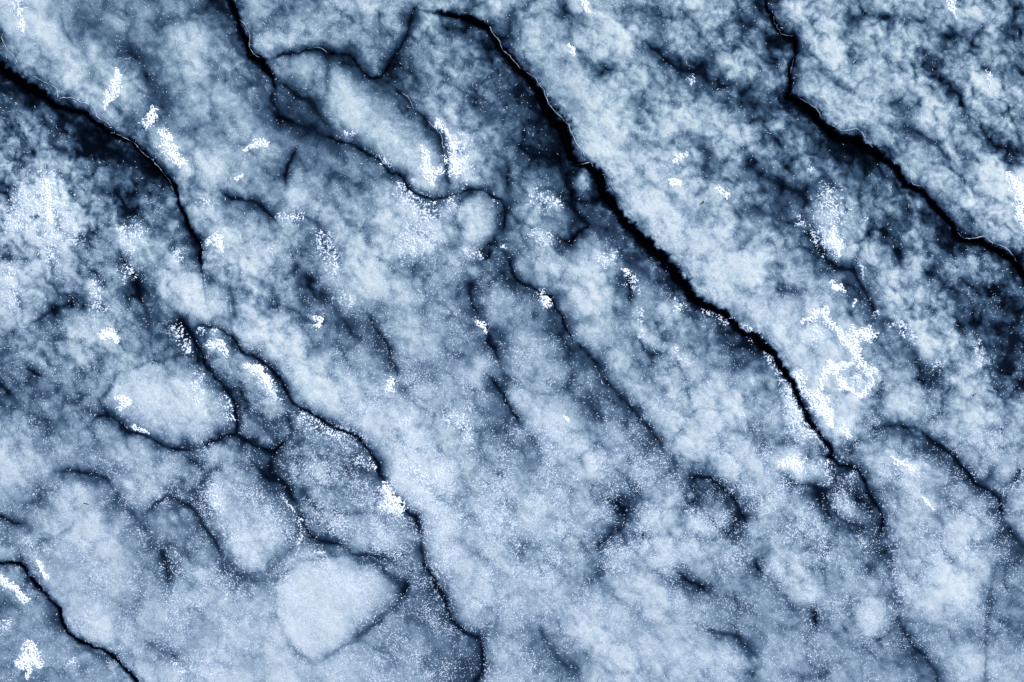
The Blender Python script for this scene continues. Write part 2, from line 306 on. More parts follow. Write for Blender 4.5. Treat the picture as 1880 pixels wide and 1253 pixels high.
# milky bulges in the ice: (sheet, x, y, rx, ry, turn, amount)
BULGES = [
 (0, 250, 120, 70, 90, 20, .12), (0, 500, 270, 60, 45, 0, .16), (0, 680, 180, 60, 50, 0, .12), (0, 1080, 150, 90, 80, 0, .14),
 (0, 930, 780, 80, 110, -30, .18), (0, 1150, 930, 130, 60, 35, .14), (0, 1450, 200, 60, 50, 0, .2), (0, 1600, 230, 45, 45, 0, .14),
 (0, 400, 420, 60, 60, 0, .1), (0, 1130, 1180, 90, 70, 20, .18), (0, 1700, 1060, 110, 70, 10, .12), (0, 1850, 500, 80, 160, 0, .2),
 (1, 30, 640, 90, 110, 0, .22), (1, 200, 30, 90, 40, 0, .14), (1, 600, 40, 120, 30, 0, .1), (1, 610, 620, 42, 45, 0, .28), (1, 715, 605, 30, 35, 0, .28),
 (1, 740, 1170, 110, 120, 0, .30), (1, 1330, 740, 120, 120, 30, .16), (1, 1450, 600, 110, 70, 0, .14), (1, 1560, 200, 110, 70, 0, .14), (1, 1720, 470, 80, 60, 0, .14),
 (1, 985, 745, 25, 25, 0, .3), (1, 1650, 1100, 150, 110, 0, .1), (1, 500, 930, 110, 120, 0, .14), (1, 1420, 800, 80, 70, 0, .14), (1, 1060, 100, 70, 60, 0, .14),
 (2, 60, 660, 160, 90, 0, .18), (2, 350, 280, 45, 45, 0, .22), (2, 240, 380, 90, 70, 0, .16), (2, 770, 290, 120, 70, 0, .18), (2, 820, 170, 60, 50, 0, .14), (2, 1050, 440, 110, 80, 0, .20),
 (2, 1040, 600, 80, 60, 0, .2), (2, 750, 520, 130, 90, 40, .14), (2, 1380, 640, 100, 80, 0, .18), (2, 620, 850, 90, 50, 0, .16), (2, 380, 800, 60, 60, 0, .18), (2, 520, 700, 40, 30, 0, .3),
 (2, 1560, 1120, 60, 60, 0, .16), (2, 1300, 930, 90, 70, 40, .12), (2, 640, 60, 80, 60, 0, .14), (2, 1330, 40, 120, 50, 0, .12), (2, 1680, 460, 80, 70, 0, .2), (2, 1630, 300, 90, 50, 0, .16),
 (2, 900, 700, 70, 50, 30, .1), (2, 1690, 180, 45, 45, 0, .16), (2, 500, 920, 60, 40, 0, .12), (2, 1180, 150, 60, 60, 0, .14), (2, 1020, 150, 60, 50, 0, .12),
 (3, 1000, 400, 150, 110, 30, .16), (3, 1180, 480, 120, 60, 20, .14), (3, 1500, 640, 150, 60, 38, .2), (3, 1750, 900, 170, 80, 45, .24), (3, 1630, 680, 60, 50, 0, .14), (3, 900, 1060, 120, 110, 20, .14),
 (3, 760, 880, 110, 90, 0, .1), (3, 1080, 880, 90, 120, 0, .12), (3, 400, 560, 120, 80, 20, .1), (3, 1420, 1180, 70, 50, 0, .08), (3, 1520, 520, 30, 20, 0, .2), (3, 20, 1210, 60, 50, 0, .14), (3, 1250, 170, 110, 60, 30, .12),
 (4, 130, 250, 80, 110, -20, .30), (4, 210, 340, 80, 60, 20, .24), (4, 160, 180, 45, 40, 0, .2), (4, 750, 40, 110, 70, 0, .2), (4, 1120, 1090, 100, 80, 30, .22), (4, 1200, 1200, 110, 60, 30, .16),
 (4, 740, 820, 55, 50, 0, .28), (4, 800, 720, 60, 55, 0, .16), (4, 1380, 380, 110, 90, 0, .18), (4, 1340, 590, 90, 60, 40, .14), (4, 1500, 800, 60, 60, 40, .12), (4, 200, 1170, 150, 60, 40, .24), (4, 30, 960, 70, 90, 0, .18),
 (4, 1830, 1010, 110, 110, 0, .18), (4, 1720, 620, 80, 50, 0, .16), (4, 960, 940, 70, 80, 50, .12), (4, 430, 560, 130, 90, 20, .08), (4, 1790, 440, 60, 60, 0, .16), (4, 1110, 220, 90, 50, 0, .1),
 (5, 280, 260, 120, 90, 0, .22), (5, 400, 210, 60, 70, 0, .16), (5, 120, 80, 90, 70, 0, .1), (5, 1130, 360, 70, 60, 0, .18), (5, 1230, 930, 100, 70, -20, .20), (5, 700, 600, 60, 60, 0, .2), (5, 970, 840, 70, 70, 0, .2),
 (5, 1560, 220, 110, 60, 0, .16), (5, 1580, 470, 45, 40, 0, .22), (5, 200, 1000, 120, 90, 0, .18), (5, 40, 1200, 90, 60, 0, .18), (5, 880, 1110, 60, 50, 0, .24), (5, 300, 960, 30, 50, 0, .2), (5, 1330, 640, 70, 80, 0, .16),
 (5, 1500, 600, 110, 60, 0, .12), (5, 530, 640, 100, 50, 45, .12), (5, 1250, 200, 60, 60, 0, .14), (5, 1650, 1060, 90, 80, 0, .12), (5, 260, 700, 60, 50, 0, .14), (5, 1250, 520, 60, 30, 0, .14),
 (6, 1720, 800, 190, 190, 0, .26), (6, 1650, 1000, 110, 80, -30, .12), (6, 420, 330, 150, 130, 30, .14), (6, 1340, 530, 130, 60, 45, .22), (6, 1180, 240, 60, 80, 0, .14), (6, 720, 150, 50, 45, 0, .22), (6, 860, 170, 80, 60, 0, .12), (6, 1120, 660, 60, 40, 20, .16),
 (6, 560, 900, 80, 60, 0, .12), (6, 400, 210, 80, 60, 0, .14), (6, 1010, 770, 60, 60, 0, .12), (6, 40, 80, 70, 70, 0, .14), (6, 230, 620, 40, 70, -20, .14),
 (7, 340, 430, 70, 60, 0, .24), (7, 1440, 310, 60, 50, 0, .26), (7, 1040, 350, 80, 90, 0, .16), (7, 1330, 60, 120, 60, 20, .16), (7, 1740, 300, 80, 80, 40, .18), (7, 270, 90, 50, 120, -30, .12), (7, 50, 700, 130, 120, 0, .16),
 (7, 1700, 680, 110, 90, 0, .14), (7, 900, 1090, 80, 80, 0, .12), (7, 1350, 970, 110, 80, 0, .12), (7, 230, 480, 50, 50, 0, .16), (7, 760, 800, 90, 70, 0, .12), (7, 900, 180, 60, 60, 0, .12), (7, 1130, 780, 80, 70, 0, .1),
 (8, 620, 60, 130, 50, 10, .28), (8, 740, 110, 50, 40, 0, .2), (8, 890, 280, 60, 60, 0, .24), (8, 540, 270, 70, 45, 20, .22), (8, 670, 320, 40, 35, 0, .22), (8, 120, 430, 100, 80, 0, .22), (8, 80, 380, 50, 50, 0, .12), (8, 1040, 890, 120, 90, -20, .22), (8, 560, 620, 110, 80, 40, .14),
 (8, 1860, 320, 70, 130, 0, .22), (8, 1480, 680, 130, 140, 0, .16), (8, 1500, 400, 80, 60, 0, .16), (8, 250, 1110, 80, 70, 0, .14), (8, 1120, 180, 100, 60, 40, .14), (8, 280, 90, 80, 50, 0, .16), (8, 60, 790, 90, 50, 20, .14), (8, 1580, 1120, 80, 120, 0, .14),
 (8, 940, 170, 60, 50, 0, .06), (8, 680, 760, 70, 50, 0, .1),
 (1, 1330, 1010, 50, 75, 0, .3), (1, 1400, 1190, 50, 50, 0, .14),
 # clear dark ice
 (0, 640, 830, 150, 90, 35, -0.13), (0, 850, 1000, 110, 70, 40, -0.14), (0, 430, 680, 90, 60, 40, -0.12), (0, 200, 560, 120, 50, 35, -0.12), (0, 1720, 570, 80, 50, 30, -0.13), (0, 450, 110, 60, 50, 0, -0.09),
 (1, 1130, 650, 110, 200, -35, -0.13), (1, 980, 420, 100, 120, -40, -0.11), (1, 760, 200, 150, 90, 30, -0.07), (1, 900, 640, 100, 50, 0, -0.08), (1, 1180, 880, 90, 60, 0, -0.13), (1, 1220, 60, 50, 60, 0, -0.07),
 (2, 900, 800, 170, 60, 20, -0.14), (2, 640, 580, 80, 50, 30, -0.14), (2, 1040, 900, 90, 70, 0, -0.11), (2, 1350, 1130, 140, 80, 45, -0.14), (2, 70, 360, 90, 45, 0, -0.17), (2, 490, 190, 90, 60, 0, -0.12), (2, 400, 600, 120, 60, 40, -0.08), (2, 600, 1040, 110, 50, 25, -0.10),
 (2, 1490, 220, 50, 60, 0, -0.10), (2, 1700, 720, 130, 70, 0, -0.07), (2, 1780, 180, 60, 60, 0, -0.08), (2, 920, 330, 60, 60, 0, -0.06),
 (5, 1540, 360, 130, 90, 0, -0.17), (5, 1820, 600, 90, 120, 0, -0.18), (5, 1400, 240, 100, 45, 0, -0.12), (5, 1850, 850, 60, 70, 0, -0.15), (5, 300, 600, 140, 50, 45, -0.10), (5, 1120, 640, 110, 70, 0, -0.07), (5, 1700, 130, 120, 60, 20, -0.12),
 (7, 60, 70, 90, 60, 0, -0.12), (7, 60, 200, 70, 80, 0, -0.08), (3, 720, 300, 70, 90, 0, -0.10), (3, 1650, 320, 130, 80, 0, -0.08), (3, 650, 480, 110, 100, 0, -0.06), (7, 680, 1170, 90, 60, 20, -0.10), (8, 760, 220, 60, 40, 20, -0.10), (8, 1010, 260, 60, 60, 0, -0.10),
 (4, 480, 830, 110, 50, 30, -0.07), (4, 1560, 960, 120, 60, 45, -0.06), (3, 1380, 930, 80, 80, 0, -0.06), (3, 300, 860, 160, 100, 0, -0.06), (3, 60, 720, 90, 80, 0, -0.07), (8, 1830, 560, 60, 110, 0, -0.08), (8, 120, 1100, 220, 120, 10, .12), (7, 1500, 1120, 200, 100, 0, .06),
]
# long milky bands: (points in plan millimetres with half width, amount)
BANDS = [
 ('700,1360,90 1000,1560,110 1320,1850,110 1620,2080,110 1920,2320,130 2160,2560,120 2400,2900,150', 0.19),
 ('2900,150,80 3150,480,90 3330,840,110 3600,1200,130 3900,1480,140 4200,1780,110 4400,2020,80', 0.06),
 ('500,1300,90 750,1560,90 1000,1750,70', -.09), ('1500,1320,110 1750,1550,100 1950,1750,90', -.09), ('4300,1000,150 4700,1250,150', -.05), ('3900,330,130 4200,560,130', -.05),
 ('1870,480,90 2050,640,110 2300,850,90', 0.070), ('120,120,110 330,400,90 620,640,80 900,900,60', 0.042), ('850,250,110 1150,500,130', 0.028),
 ('4450,430,110 4750,650,110 5050,880,90 5250,1150,80', 0.070), ('2400,2700,160 2600,3100,220', 0.042), ('5250,3000,200 5250,3300,200', 0.042), ('650,2140,110 950,2240,170 1150,2300,120', 0.091),
 ('1230,2950,120 1450,3080,130', 0.042), ('1700,3250,200 1850,3500,150', 0.056), ('300,2850,150 480,3100,200 800,3400,200', 0.035), ('3300,2350,100 3500,2600,110', 0.049), ('2880,2270,90 3050,2480,100', 0.070),
 ('4000,2150,100 4200,2350,100', 0.042), ('1500,1350,110 1250,1260,90', 0.056),
]
# rounded lobes of milky ice with a clear rim: (outline in units of 3 mm, amount, rim)
LOBES = [
 ('190,740 215,690 290,665 350,655 390,680 415,710 430,760 425,795 380,812 320,815 260,795 210,780', .15, .45),
 ('510,1060 560,1030 640,1025 700,1045 740,1075 730,1110 680,1150 620,1190 580,1215 540,1190 510,1130', .16, .40),
 ('840,400 846,370 866,350 895,350 915,375 918,410 905,440 880,460 855,445', .2, .5), ('638,520 665,488 680,470 698,480 705,505 720,540 700,555 660,545', .2, .2),
 ('375,880 420,850 470,860 520,900 545,960 540,1000 490,1050 450,1055 410,1000 385,940', .08, .35), ('600,130 640,122 690,155 740,200 790,240 820,310 815,350 770,350 720,300 640,240 600,190', .09, .3),
 ('75,940 110,880 170,870 220,920 250,980 270,1050 230,1130 150,1130 110,1080 80,1010', .04, .05), ('1620,740 1640,710 1690,700 1725,720 1725,760 1680,780 1630,770', .12, .3),
 ('1505,905 1540,900 1590,930 1610,960 1570,970 1530,955', .12, .35), ('1560,1120 1590,1095 1630,1100 1645,1135 1620,1170 1580,1160', .12, .25), ('1250,940 1265,905 1310,900 1350,940 1355,980 1300,990 1260,980', .02, .35),
 ('430,640 470,670 520,720 530,790 500,830 445,810 440,750 420,700', -.03, .3), ('1050,320 1075,305 1098,325 1100,355 1080,370 1052,360', .18, .5), ('880,545 920,505 980,540 1020,600 1060,670 1040,720 980,720 930,690 905,620', .02, .3),
 ('505,105 545,95 595,92 603,130 596,180 550,175 510,150', .02, .25), ('520,830 560,815 610,830 660,850 690,900 680,940 600,935 545,915', -.08, .3), ('1000,745 1040,720 1090,760 1095,820 1050,840 1005,800', .06, .2),
 ('955,100 960,40 1000,20 1040,40 1045,90 1010,140', .04, .25), ('1465,140 1500,125 1560,170 1620,230 1660,290 1600,240 1530,230 1480,190', .08, .2), ('100,570 140,560 200,570 215,610 170,630 120,620', .06, .25),
 ('1040,800 1100,790 1150,830 1150,880 1090,890 1045,860', .05, .2), ('1140,480 1200,500 1230,560 1200,600 1150,570', .06, .2), ('1290,470 1340,455 1400,480 1400,520 1340,540 1290,520', .12, .15), ('1230,205 1290,190 1330,215 1320,250 1260,255', .12, .2),
 ('1600,130 1650,140 1680,190 1640,210 1590,180', .08, .2), ('1360,180 1400,130 1440,170 1430,200', .06, .2), ('930,960 980,940 1020,960 1010,1000 950,1010', .06, .15), ('330,930 380,925 415,990 400,1040 350,1030', -.02, .25),
]
# one seed per ice plate: x, y in units of 3 mm and its description
PLATES = [
 (110, 330, 'dark mottled ice plate below the thick black crack in the upper left corner'),
 (330, 230, 'long pale ice band with leaf-shaped snow, right of the upper left black crack'),
 (553, 150, 'small grey five-sided ice plate enclosed by thin cracks near the top edge'),
 (610, 50, 'grey ice plate at the top edge above two thin cracks meeting in a V'),
 (690, 250, 'pale wedge-shaped ice plate with bright snow on its lower tip'),
 (880, 180, 'darkest blue-black mottled ice plate, left of the widest black crack'),
 (880, 405, 'small round white ice plate framed by a dark arc, near the centre'),
 (1074, 340, 'small dark oval ice plate wedged in the widest black crack'),
 (1130, 170, 'broad pale smooth ice band along the upper right side of the widest crack'),
 (1340, 100, 'lumpy blue ice plate at the top, left of the angular black crack'),
 (1680, 130, 'pale lumpy ice plate filling the upper right corner beyond the jagged crack'),
 (1640, 500, 'dark cloudy ice plate below the jagged crack near the right edge'),
 (1460, 530, 'pale ice band carrying the big net-like snow crust'),
 (760, 620, 'blue speckled ice band in the middle, left of the narrow dark seam'),
 (980, 640, 'narrow smooth blue ice strip between two thin seams in the middle'),
 (1180, 640, 'lumpy ice strip along the lower left side of the widest crack'),
 (310, 740, 'bright white oval ice plate ringed by a thin black crack'),
 (480, 730, 'narrow blue ice plate between the bright oval plate and a wavy black crack'),
 (610, 900, 'dark blue ice plate with crumbly snow along its upper right rim'),
 (440, 950, 'rounded speckled ice plate in the lower left between two dark seams'),
 (590, 1120, 'big bright rounded ice plate near the bottom, palest of the lower left'),
 (130, 640, 'blue-grey cloudy ice plate at the left edge, middle height'),
 (300, 880, 'ice plate with a bright smear below the white oval plate'),
 (160, 1010, 'large smooth pale ice plate in the lower left with two black dots'),
 (340, 1000, 'dull blue ice plate with a short dark crease, lower left'),
 (40, 1200, 'dark blue ice plate filling the bottom left corner under a wavy crack'),
 (770, 1180, 'teal-blue ice tongue at the bottom edge beside a thick dark seam'),
 (990, 1080, 'wide frosty ice plate with worm-like grains, bottom centre'),
 (1300, 945, 'ice plate under a dark arch-shaped seam, lower right of centre'),
 (1560, 930, 'small dark-rimmed oval ice plate at the lower end of the widest crack'),
 (1400, 1130, 'hazy blue ice plate at the bottom edge with a short black hook-shaped crease'),
 (1740, 1080, 'large frosty ice plate in the lower right with a hairline crack'),
 (1868, 930, 'pale ice plate at the right edge beyond the lower right seam'),
 (690, 410, 'speckled blue ice plate left of the small round white plate'),
 (1000, 440, 'grey mottled ice plate right of the small round white plate'),
 (275, 540, 'grey-blue ice plate strewn with snow, just above the bright oval plate'),
 (420, 1200, 'smooth frosty ice plate on the bottom edge, left of the big bright rounded one'),
 (1440, 900, 'frosty ice plate holding the brightest small snow patch, lower right of centre'),
 (1170, 960, 'frosty ice plate with small hooked creases, right of the bottom centre'),
 (1600, 1135, 'small round pale ice lobe near the bottom, right of the hook-shaped crease'),
 (1140, 455, 'narrow ice sliver below the small dark oval plate, along the widest crack'),
 (1680, 740, 'small pale rounded ice lobe right of the net-like snow crust'),
]
# snow lying on the ice: (label, [(sheet, points with radius), ...])
SNOW = [
 ('thin ragged snow streak near the upper left corner', [(0, '110,60,14 115,130,22 125,180,16')]),
 ('leaf-shaped snow patch pointing down on pale ice in the upper left', [(0, '650,400,20 635,470,40 600,540,32 570,600,9')]),
 ('small ragged snow patch just below the leaf-shaped one', [(0, '840,600,18 835,645,26 815,695,24'), (0, '815,695,20 785,675,16')]),
 ('large lumpy snow patch beside the upper left black crack', [(0, '900,730,30 920,800,46 960,870,38 1000,905,36')]),
 ('small branching snow patch alone on pale ice, right of the lumpy one', [(0, '1350,825,12 1410,790,30 1470,800,20')]),
 ('tiny snow dab just below the small branching patch', [(0, '1285,985,14 1325,970,16')]),
 ('ragged snow patch cut off by the top edge, centre right', [(1, '1320,-20,30 1345,50,30 1370,70,16')]),
 ('small snow dab below the patch that meets the top edge', [(1, '1250,255,16 1275,290,18')]),
 ('tall crumbling snow patch right of the pale wedge-shaped plate', [(1, '534,683,24 563,716,22 592,758,22 617,795,30 609,832,24 600,882,40 634,915,46 613,949,34'), (1, '634,900,36 667,882,32')]),
 ('bright snow patch on the tip of the pale wedge-shaped plate', [(1, '443,820,22 464,849,22 455,899,32 485,944,46 489,1007,22'), (1, '485,944,36 538,944,26')]),
 ('upper of two small snow dabs on the broad pale band', [(1, '1820,890,18 1850,870,26 1890,850,18')]),
 ('lower of two small snow dabs on the broad pale band', [(1, '1800,1000,14 1850,1015,24')]),
 ('large snow patch running off the right edge', [(2, '1770,960,22 1830,1000,45 1870,1080,55 1850,1180,35 1900,1240,50 1960,1100,80')]),
 ('roundish snow dab near a brown leaf scrap', [(2, '200,1050,20 240,1070,26')]),
 ('ragged snow patch at the top edge in the upper right', [(2, '1470,10,25 1500,80,20')]),
 ('solid snow patch at the lower end of the upper left crack', [(3, '1150,80,22 1200,60,38 1210,110,30')]),
 ('solid snow patch on the narrow plate above the bright oval plate', [(3, '1160,640,26 1220,650,32 1240,700,18')]),
 ('crumbly snow streak along the wavy crack right of the oval plate', [(3, '1360,760,24 1420,790,34 1470,850,24 1500,900,24')]),
 ('snow dab at the left end of the bright oval plate', [(3, '650,940,22 690,960,28 660,1000,20')]),
 ('narrow snow streak at the lower rim of the bright oval plate', [(3, '720,1100,14 780,1115,18 820,1130,10')]),
 ('snow patch on blue-grey ice above the bright oval plate', [(3, '560,600,28 610,580,38 640,620,20')]),
 ('tiny round ring of snow on mottled blue ice, left of centre', [(3, '1725,500,12 1760,510,14 1750,545,14 1720,535,12')]),
 ('snow dab at the upper end of a short dark seam, near the centre', [(4, '740,510,16 765,530,32 780,560,18')]),
 ('round snow dab alone on speckled blue ice, left of centre', [(4, '265,845,28 265,885,25')]),
 ('small pale snow ring below the centre of the smooth blue strip', [(4, '1215,1050,13 1250,1055,14')]),
 ('crumbly snow dab on the thin crack right of the centre', [(4, '1110,370,22 1130,405,30')]),
 ('small snow crumb at the head of a short black crease', [(4, '1560,225,20 1575,255,20')]),
 ('small solid snow patch above the big net-like crust', [(5, '815,310,13 850,325,25 895,350,14')]),
 ('big net-like snow crust right of the lower part of the widest crack', [(5, '659,524,14 731,481,22 779,452,20 788,505,22 836,557,18 884,605,24 910,663,16 946,691,18'),
    (5, '927,548,14 941,615,28 946,691,20 960,730,22 1008,773,24 1037,797,22 1042,845,14 1008,902,22 970,931,18 922,893,16 879,869,26 850,825,20 831,773,18 884,768,20 932,739,18'), (5, '941,600,24 980,590,28 1018,586,38'),
    (5, '831,773,18 798,744,18 788,797,26 759,845,16 745,897,14 731,931,20'), (5, '625,811,26 640,854,28 659,902,28 731,931,30 769,960,34 738,977,40 795,1016,36 805,1092,12')]),
 ('tiny snow dab with a tail, above the net-like crust', [(5, '946,414,16 935,440,7')]),
 ('bright snow patch on the dark mottled plate near the left edge', [(0, '258,996,18 254,1068,40 268,1139,40 268,1216,22')]),
 ('snow patch just below the big net-like crust', [(5, '886,1095,30 886,1115,36 915,1150,18')]),
 ('crumbly snow patch on pale ice well above the net-like crust', [(5, '830,20,28 840,90,42 850,140,25'), (5, '780,80,22 840,90,28')]),
 ('snow streak on the dark plate in the bottom left corner, higher one', [(6, '-20,670,28 60,730,32 110,770,25 150,800,18')]),
 ('ragged snow patch lowest in the bottom left corner', [(6, '160,1050,38 170,1110,58 110,1150,34'), (6, '170,1110,40 210,1160,30'), (6, '150,1150,22 155,1220,16')]),
 ('small upright snow streak right of the lower left wavy crack', [(6, '200,580,15 230,620,18 255,670,12')]),
 ('crumbly snow clump at the lower end of the dark blue plate', [(7, '240,180,28 270,250,44 300,290,54 220,290,28')]),
 ('brightest small snow patch near the lower end of the widest crack', [(8, '550,50,26 600,40,38 640,60,28')]),
 ('slanting snow streak on pale ice in the lower right', [(8, '1150,20,14 1200,50,20 1260,80,24')]),
 ('short thin snow streak below the slanting one', [(8, '1315,235,11 1345,270,13 1380,310,12')]),
]
# loose crumbs of frost too small to count: (sheet, points with radius)
DUST = [
 (0, '240,1020,100 270,1150,130'), (0, '130,1150,110 60,1240,60'), (0, '1560,1200,40 1640,1190,40'), (0, '1130,1110,40'), (0, '100,40,50 60,30,30'),
 (0, '115,1058,50 120,1225,80'), (0, '360,1200,60'), (0, '670,1259,34 718,1379,36'), (5, '716,596,60'), (5, '561,858,34 600,954,38 618,1073,55'), (1, '684,994,16 665,1035,12'), (1, '385,994,18'), (1, '260,899,24'), (3, '270,60,80 280,160,60'), (3, '60,230,40 60,400,50'), (3, '520,320,45 540,430,45'), (3, '740,40,80'), (3, '1090,830,45 1080,950,45'), (3, '1230,960,40 1270,1050,28'), (3, '1780,60,60 1840,240,45'),
 (3, '970,150,45'), (3, '700,240,55'), (3, '960,540,35 1040,680,30'), (3, '1660,1040,45 1780,1110,38 1860,1140,30'), (3, '1500,130,30'), (3, '400,40,60'), (3, '1420,790,60 1520,940,40'), (3, '1100,560,30 1180,570,16'),
 (1, '330,1050,60 450,1180,110'), (1, '600,1130,55'), (1, '1080,1100,60 1180,1120,45'), (1, '640,800,75 660,920,60'), (1, '240,900,30 200,880,25'), (1, '840,1080,16 880,1120,14'), (1, '30,740,30 60,760,20'),
 (4, '380,80,100 480,60,70'), (4, '700,140,40 760,150,20'), (4, '1120,60,50 1060,40,40'), (4, '1440,190,55 1500,150,40'), (4, '1580,260,32 1620,340,32'), (4, '1640,470,25 1650,600,22'), (4, '1830,670,22 1870,730,22'),
 (4, '30,390,55'), (4, '890,110,18'), (4, '1850,440,45'), (4, '1120,380,50'), (4, '600,1040,60 680,1100,50'), (4, '360,1060,40'), (4, '690,1160,35'),
 (2, '1690,430,45 1680,480,36'), (2, '800,1080,75 820,1180,95'), (2, '650,1220,36'), (2, '1000,1200,28'), (2, '40,440,30'), (2, '700,940,25'),
 (5, '740,30,60 830,100,70'), (5, '590,930,40 620,1060,58 660,1150,48'), (5, '980,200,18 1000,280,14'), (5, '1180,520,45 1270,610,36'), (5, '1400,760,42'), (5, '1620,660,36 1640,740,30'), (5, '130,450,22 350,560,30 470,680,30 540,780,36'),
 (5, '700,1140,55'), (5, '20,740,20'), (5, '380,840,26'), (5, '330,1030,22'), (5, '1060,470,26'), (5, '860,560,25'), (5, '1000,820,70'), (5, '960,840,50'), (5, '150,860,22'), (5, '730,560,50'), (5, '760,1000,70'), (5, '880,1110,60'),
 (6, '30,930,50'), (6, '400,1140,36'), (6, '1180,200,50 1190,280,50'), (6, '950,1150,28 1010,1220,24'), (6, '1560,240,14 1660,390,10 1640,545,12 1780,540,10'), (6, '150,480,25 160,500,25'), (6, '880,620,20'), (6, '1240,780,18'),
 (7, '100,30,38 180,70,28'), (7, '550,90,28'), (7, '250,200,55'), (7, '350,60,60 480,140,60'), (7, '1345,715,10'),
 (8, '810,40,36 800,150,24'), (8, '940,110,22'), (8, '740,60,36'), (8, '640,60,70'), (8, '990,495,20'), (8, '640,200,20'), (8, '1280,90,40'),
]
# thin bright lips where a plate edge has curled up beside a crack
LIPS = [
 (0, '15,190,3 25,240,3 60,300,3 100,350,3'), (0, '180,430,3 260,460,3.5 305,495,4 320,540,4'), (0, '330,545,4 400,542,6 440,560,6 490,582,4'), (0, '530,600,4 555,655,4 605,695,4'),
 (0, '610,738,2.5 680,752,3 730,788,3 780,838,3 830,885,3 890,945,3.5 930,1005,3.5 950,1050,2.5'), (0, '1315,110,2.5 1370,170,3 1385,260,3 1430,325,2.5'), (0, '1730,255,2 1780,275,3 1805,290,2'),
 (1, '810,150,2.5 870,232,3.5 895,280,3.5 945,335,3.5 980,375,2.5'), (1, '1020,408,3 1060,430,4 1095,470,4 1118,520,4 1160,600,3.5 1220,660,4 1270,735,5 1310,815,5 1345,865,4'), (1, '1295,908,2 1330,898,4 1370,900,4 1392,918,2'),
 (1, '1470,950,2.5 1480,1015,3.5 1515,1080,2.5'), (1, '335,510,2 370,545,3.5 390,590,2'), (1, '480,665,2.5 530,730,3.5 560,810,3.5 568,880,2'),
 (2, '500,90,2.5 528,150,3.5 560,190,3.5 618,196,2.5'), (2, '640,543,2.5 730,592,3 752,645,2.5'), (2, '820,695,2.5 880,718,3.5 960,722,4 1008,762,4 1050,815,4.5'), (2, '1235,880,2.5 1256,950,3.5 1262,1005,3 1330,1040,2.5'), (2, '615,290,2 603,400,3.5'),
 (5, '1510,30,2.5 1545,62,4 1600,60,5 1660,58,5 1710,85,4 1780,108,6 1812,140,3.5 1850,190,2.5'),
]

# ------------------------------------------------------------------ the plan grid and the ice fields
STEP = 5.5


def axis(n):
    core = np.arange(-33, n + 33, STEP)
    out, s, v = [], STEP, core[-1]
    while v < n + 800:
        s = min(s * 1.07, 26)
        v += s
        out.append(v)
    out = np.array(out)
    low = core[0] - (out - core[-1])
    return np.concatenate([low[::-1], core, out])


xs, ys = axis(PW), axis(PH)
NX, NY = len(xs), len(ys)
XX, YY = np.meshgrid(xs.astype(np.float32), ys.astype(np.float32))
# the shapes wander a little at every scale
WXo = 15 * fbm(XX / 95, YY / 95, 4, 3, .6) + 6 * gnoise(XX / 19, YY / 19, 5)
WYo = 15 * fbm(XX / 95, YY / 95, 4, 13, .6) + 6 * gnoise(XX / 19, YY / 19, 15)
WX, WY = XX + WXo, YY + WYo


def sample(G, gx, gy):
    """Catmull-Rom sampling of a coarse table with cell centres; gx, gy in cells"""
    h, w = G.shape
    gx, gy = gx - .5, gy - .5
    ix, iy = np.floor(gx).astype(int), np.floor(gy).astype(int)
    tx, ty = gx - ix, gy - iy

    def wts(t):
        return (-.5 * t + t * t - .5 * t ** 3, 1 - 2.5 * t * t + 1.5 * t ** 3, .5 * t + 2 * t * t - 1.5 * t ** 3, -.5 * t * t + .5 * t ** 3)
    a, b, s = wts(tx), wts(ty), 0
    for j in range(4):
        for i in range(4):
            s = s + a[i] * b[j] * G[np.clip(iy + j - 1, 0, h - 1), np.clip(ix + i - 1, 0, w - 1)]
    return s


G = np.zeros((21, 30))
for k, rows in enumerate(CLOUD):
    for j, row in enumerate(rows):
        G[(k // 3) * 7 + j, (k % 3) * 10:(k % 3) * 10 + 10] = [float(v) for v in row.split()]
cwx = XX + 34 * fbm(XX / 150, YY / 150, 3, 23)
cwy = YY + 34 * fbm(XX / 150, YY / 150, 3, 33)
base = sample(G, cwx / PW * 30, cwy / PH * 21) / 9
lump = np.clip(sample(LUMPY, XX / PW * 10, YY / PH * 7), .2, 1.5)

cloud = base.copy()
for (t, x, y, rx, ry, a, amt) in BULGES:
    px, py = x + TILE[t][0], y + TILE[t][1]
    r = 2.4 * max(rx, ry)
    i0, i1 = np.searchsorted(xs, [px - r, px + r])
    j0, j1 = np.searchsorted(ys, [py - r, py + r])
    dx, dy = cwx[j0:j1, i0:i1] - px, cwy[j0:j1, i0:i1] - py
    c, s = math.cos(R(a)), math.sin(R(a))
    q = ((dx * c + dy * s) / rx) ** 2 + ((-dx * s + dy * c) / ry) ** 2
    cloud[j0:j1, i0:i1] += amt * np.exp(-q ** 1.3)

inband = np.zeros_like(cloud)
for txt, amt in BANDS:
    P = path(0, txt)
    q = np.full(cloud.shape, 1e9, np.float32)
    for a, b in zip(P[:-1], P[1:]):
        ex, ey = b[0] - a[0], b[1] - a[1]
        tt = np.clip(((cwx - a[0]) * ex + (cwy - a[1]) * ey) / (ex * ex + ey * ey), 0, 1)
        q = np.minimum(q, ((cwx - a[0] - tt * ex) ** 2 + (cwy - a[1] - tt * ey) ** 2) / (a[2] + tt * (b[2] - a[2])) ** 2)
    cloud += amt * np.exp(-q)
    if amt > .05:
        inband = np.maximum(inband, np.exp(-q))

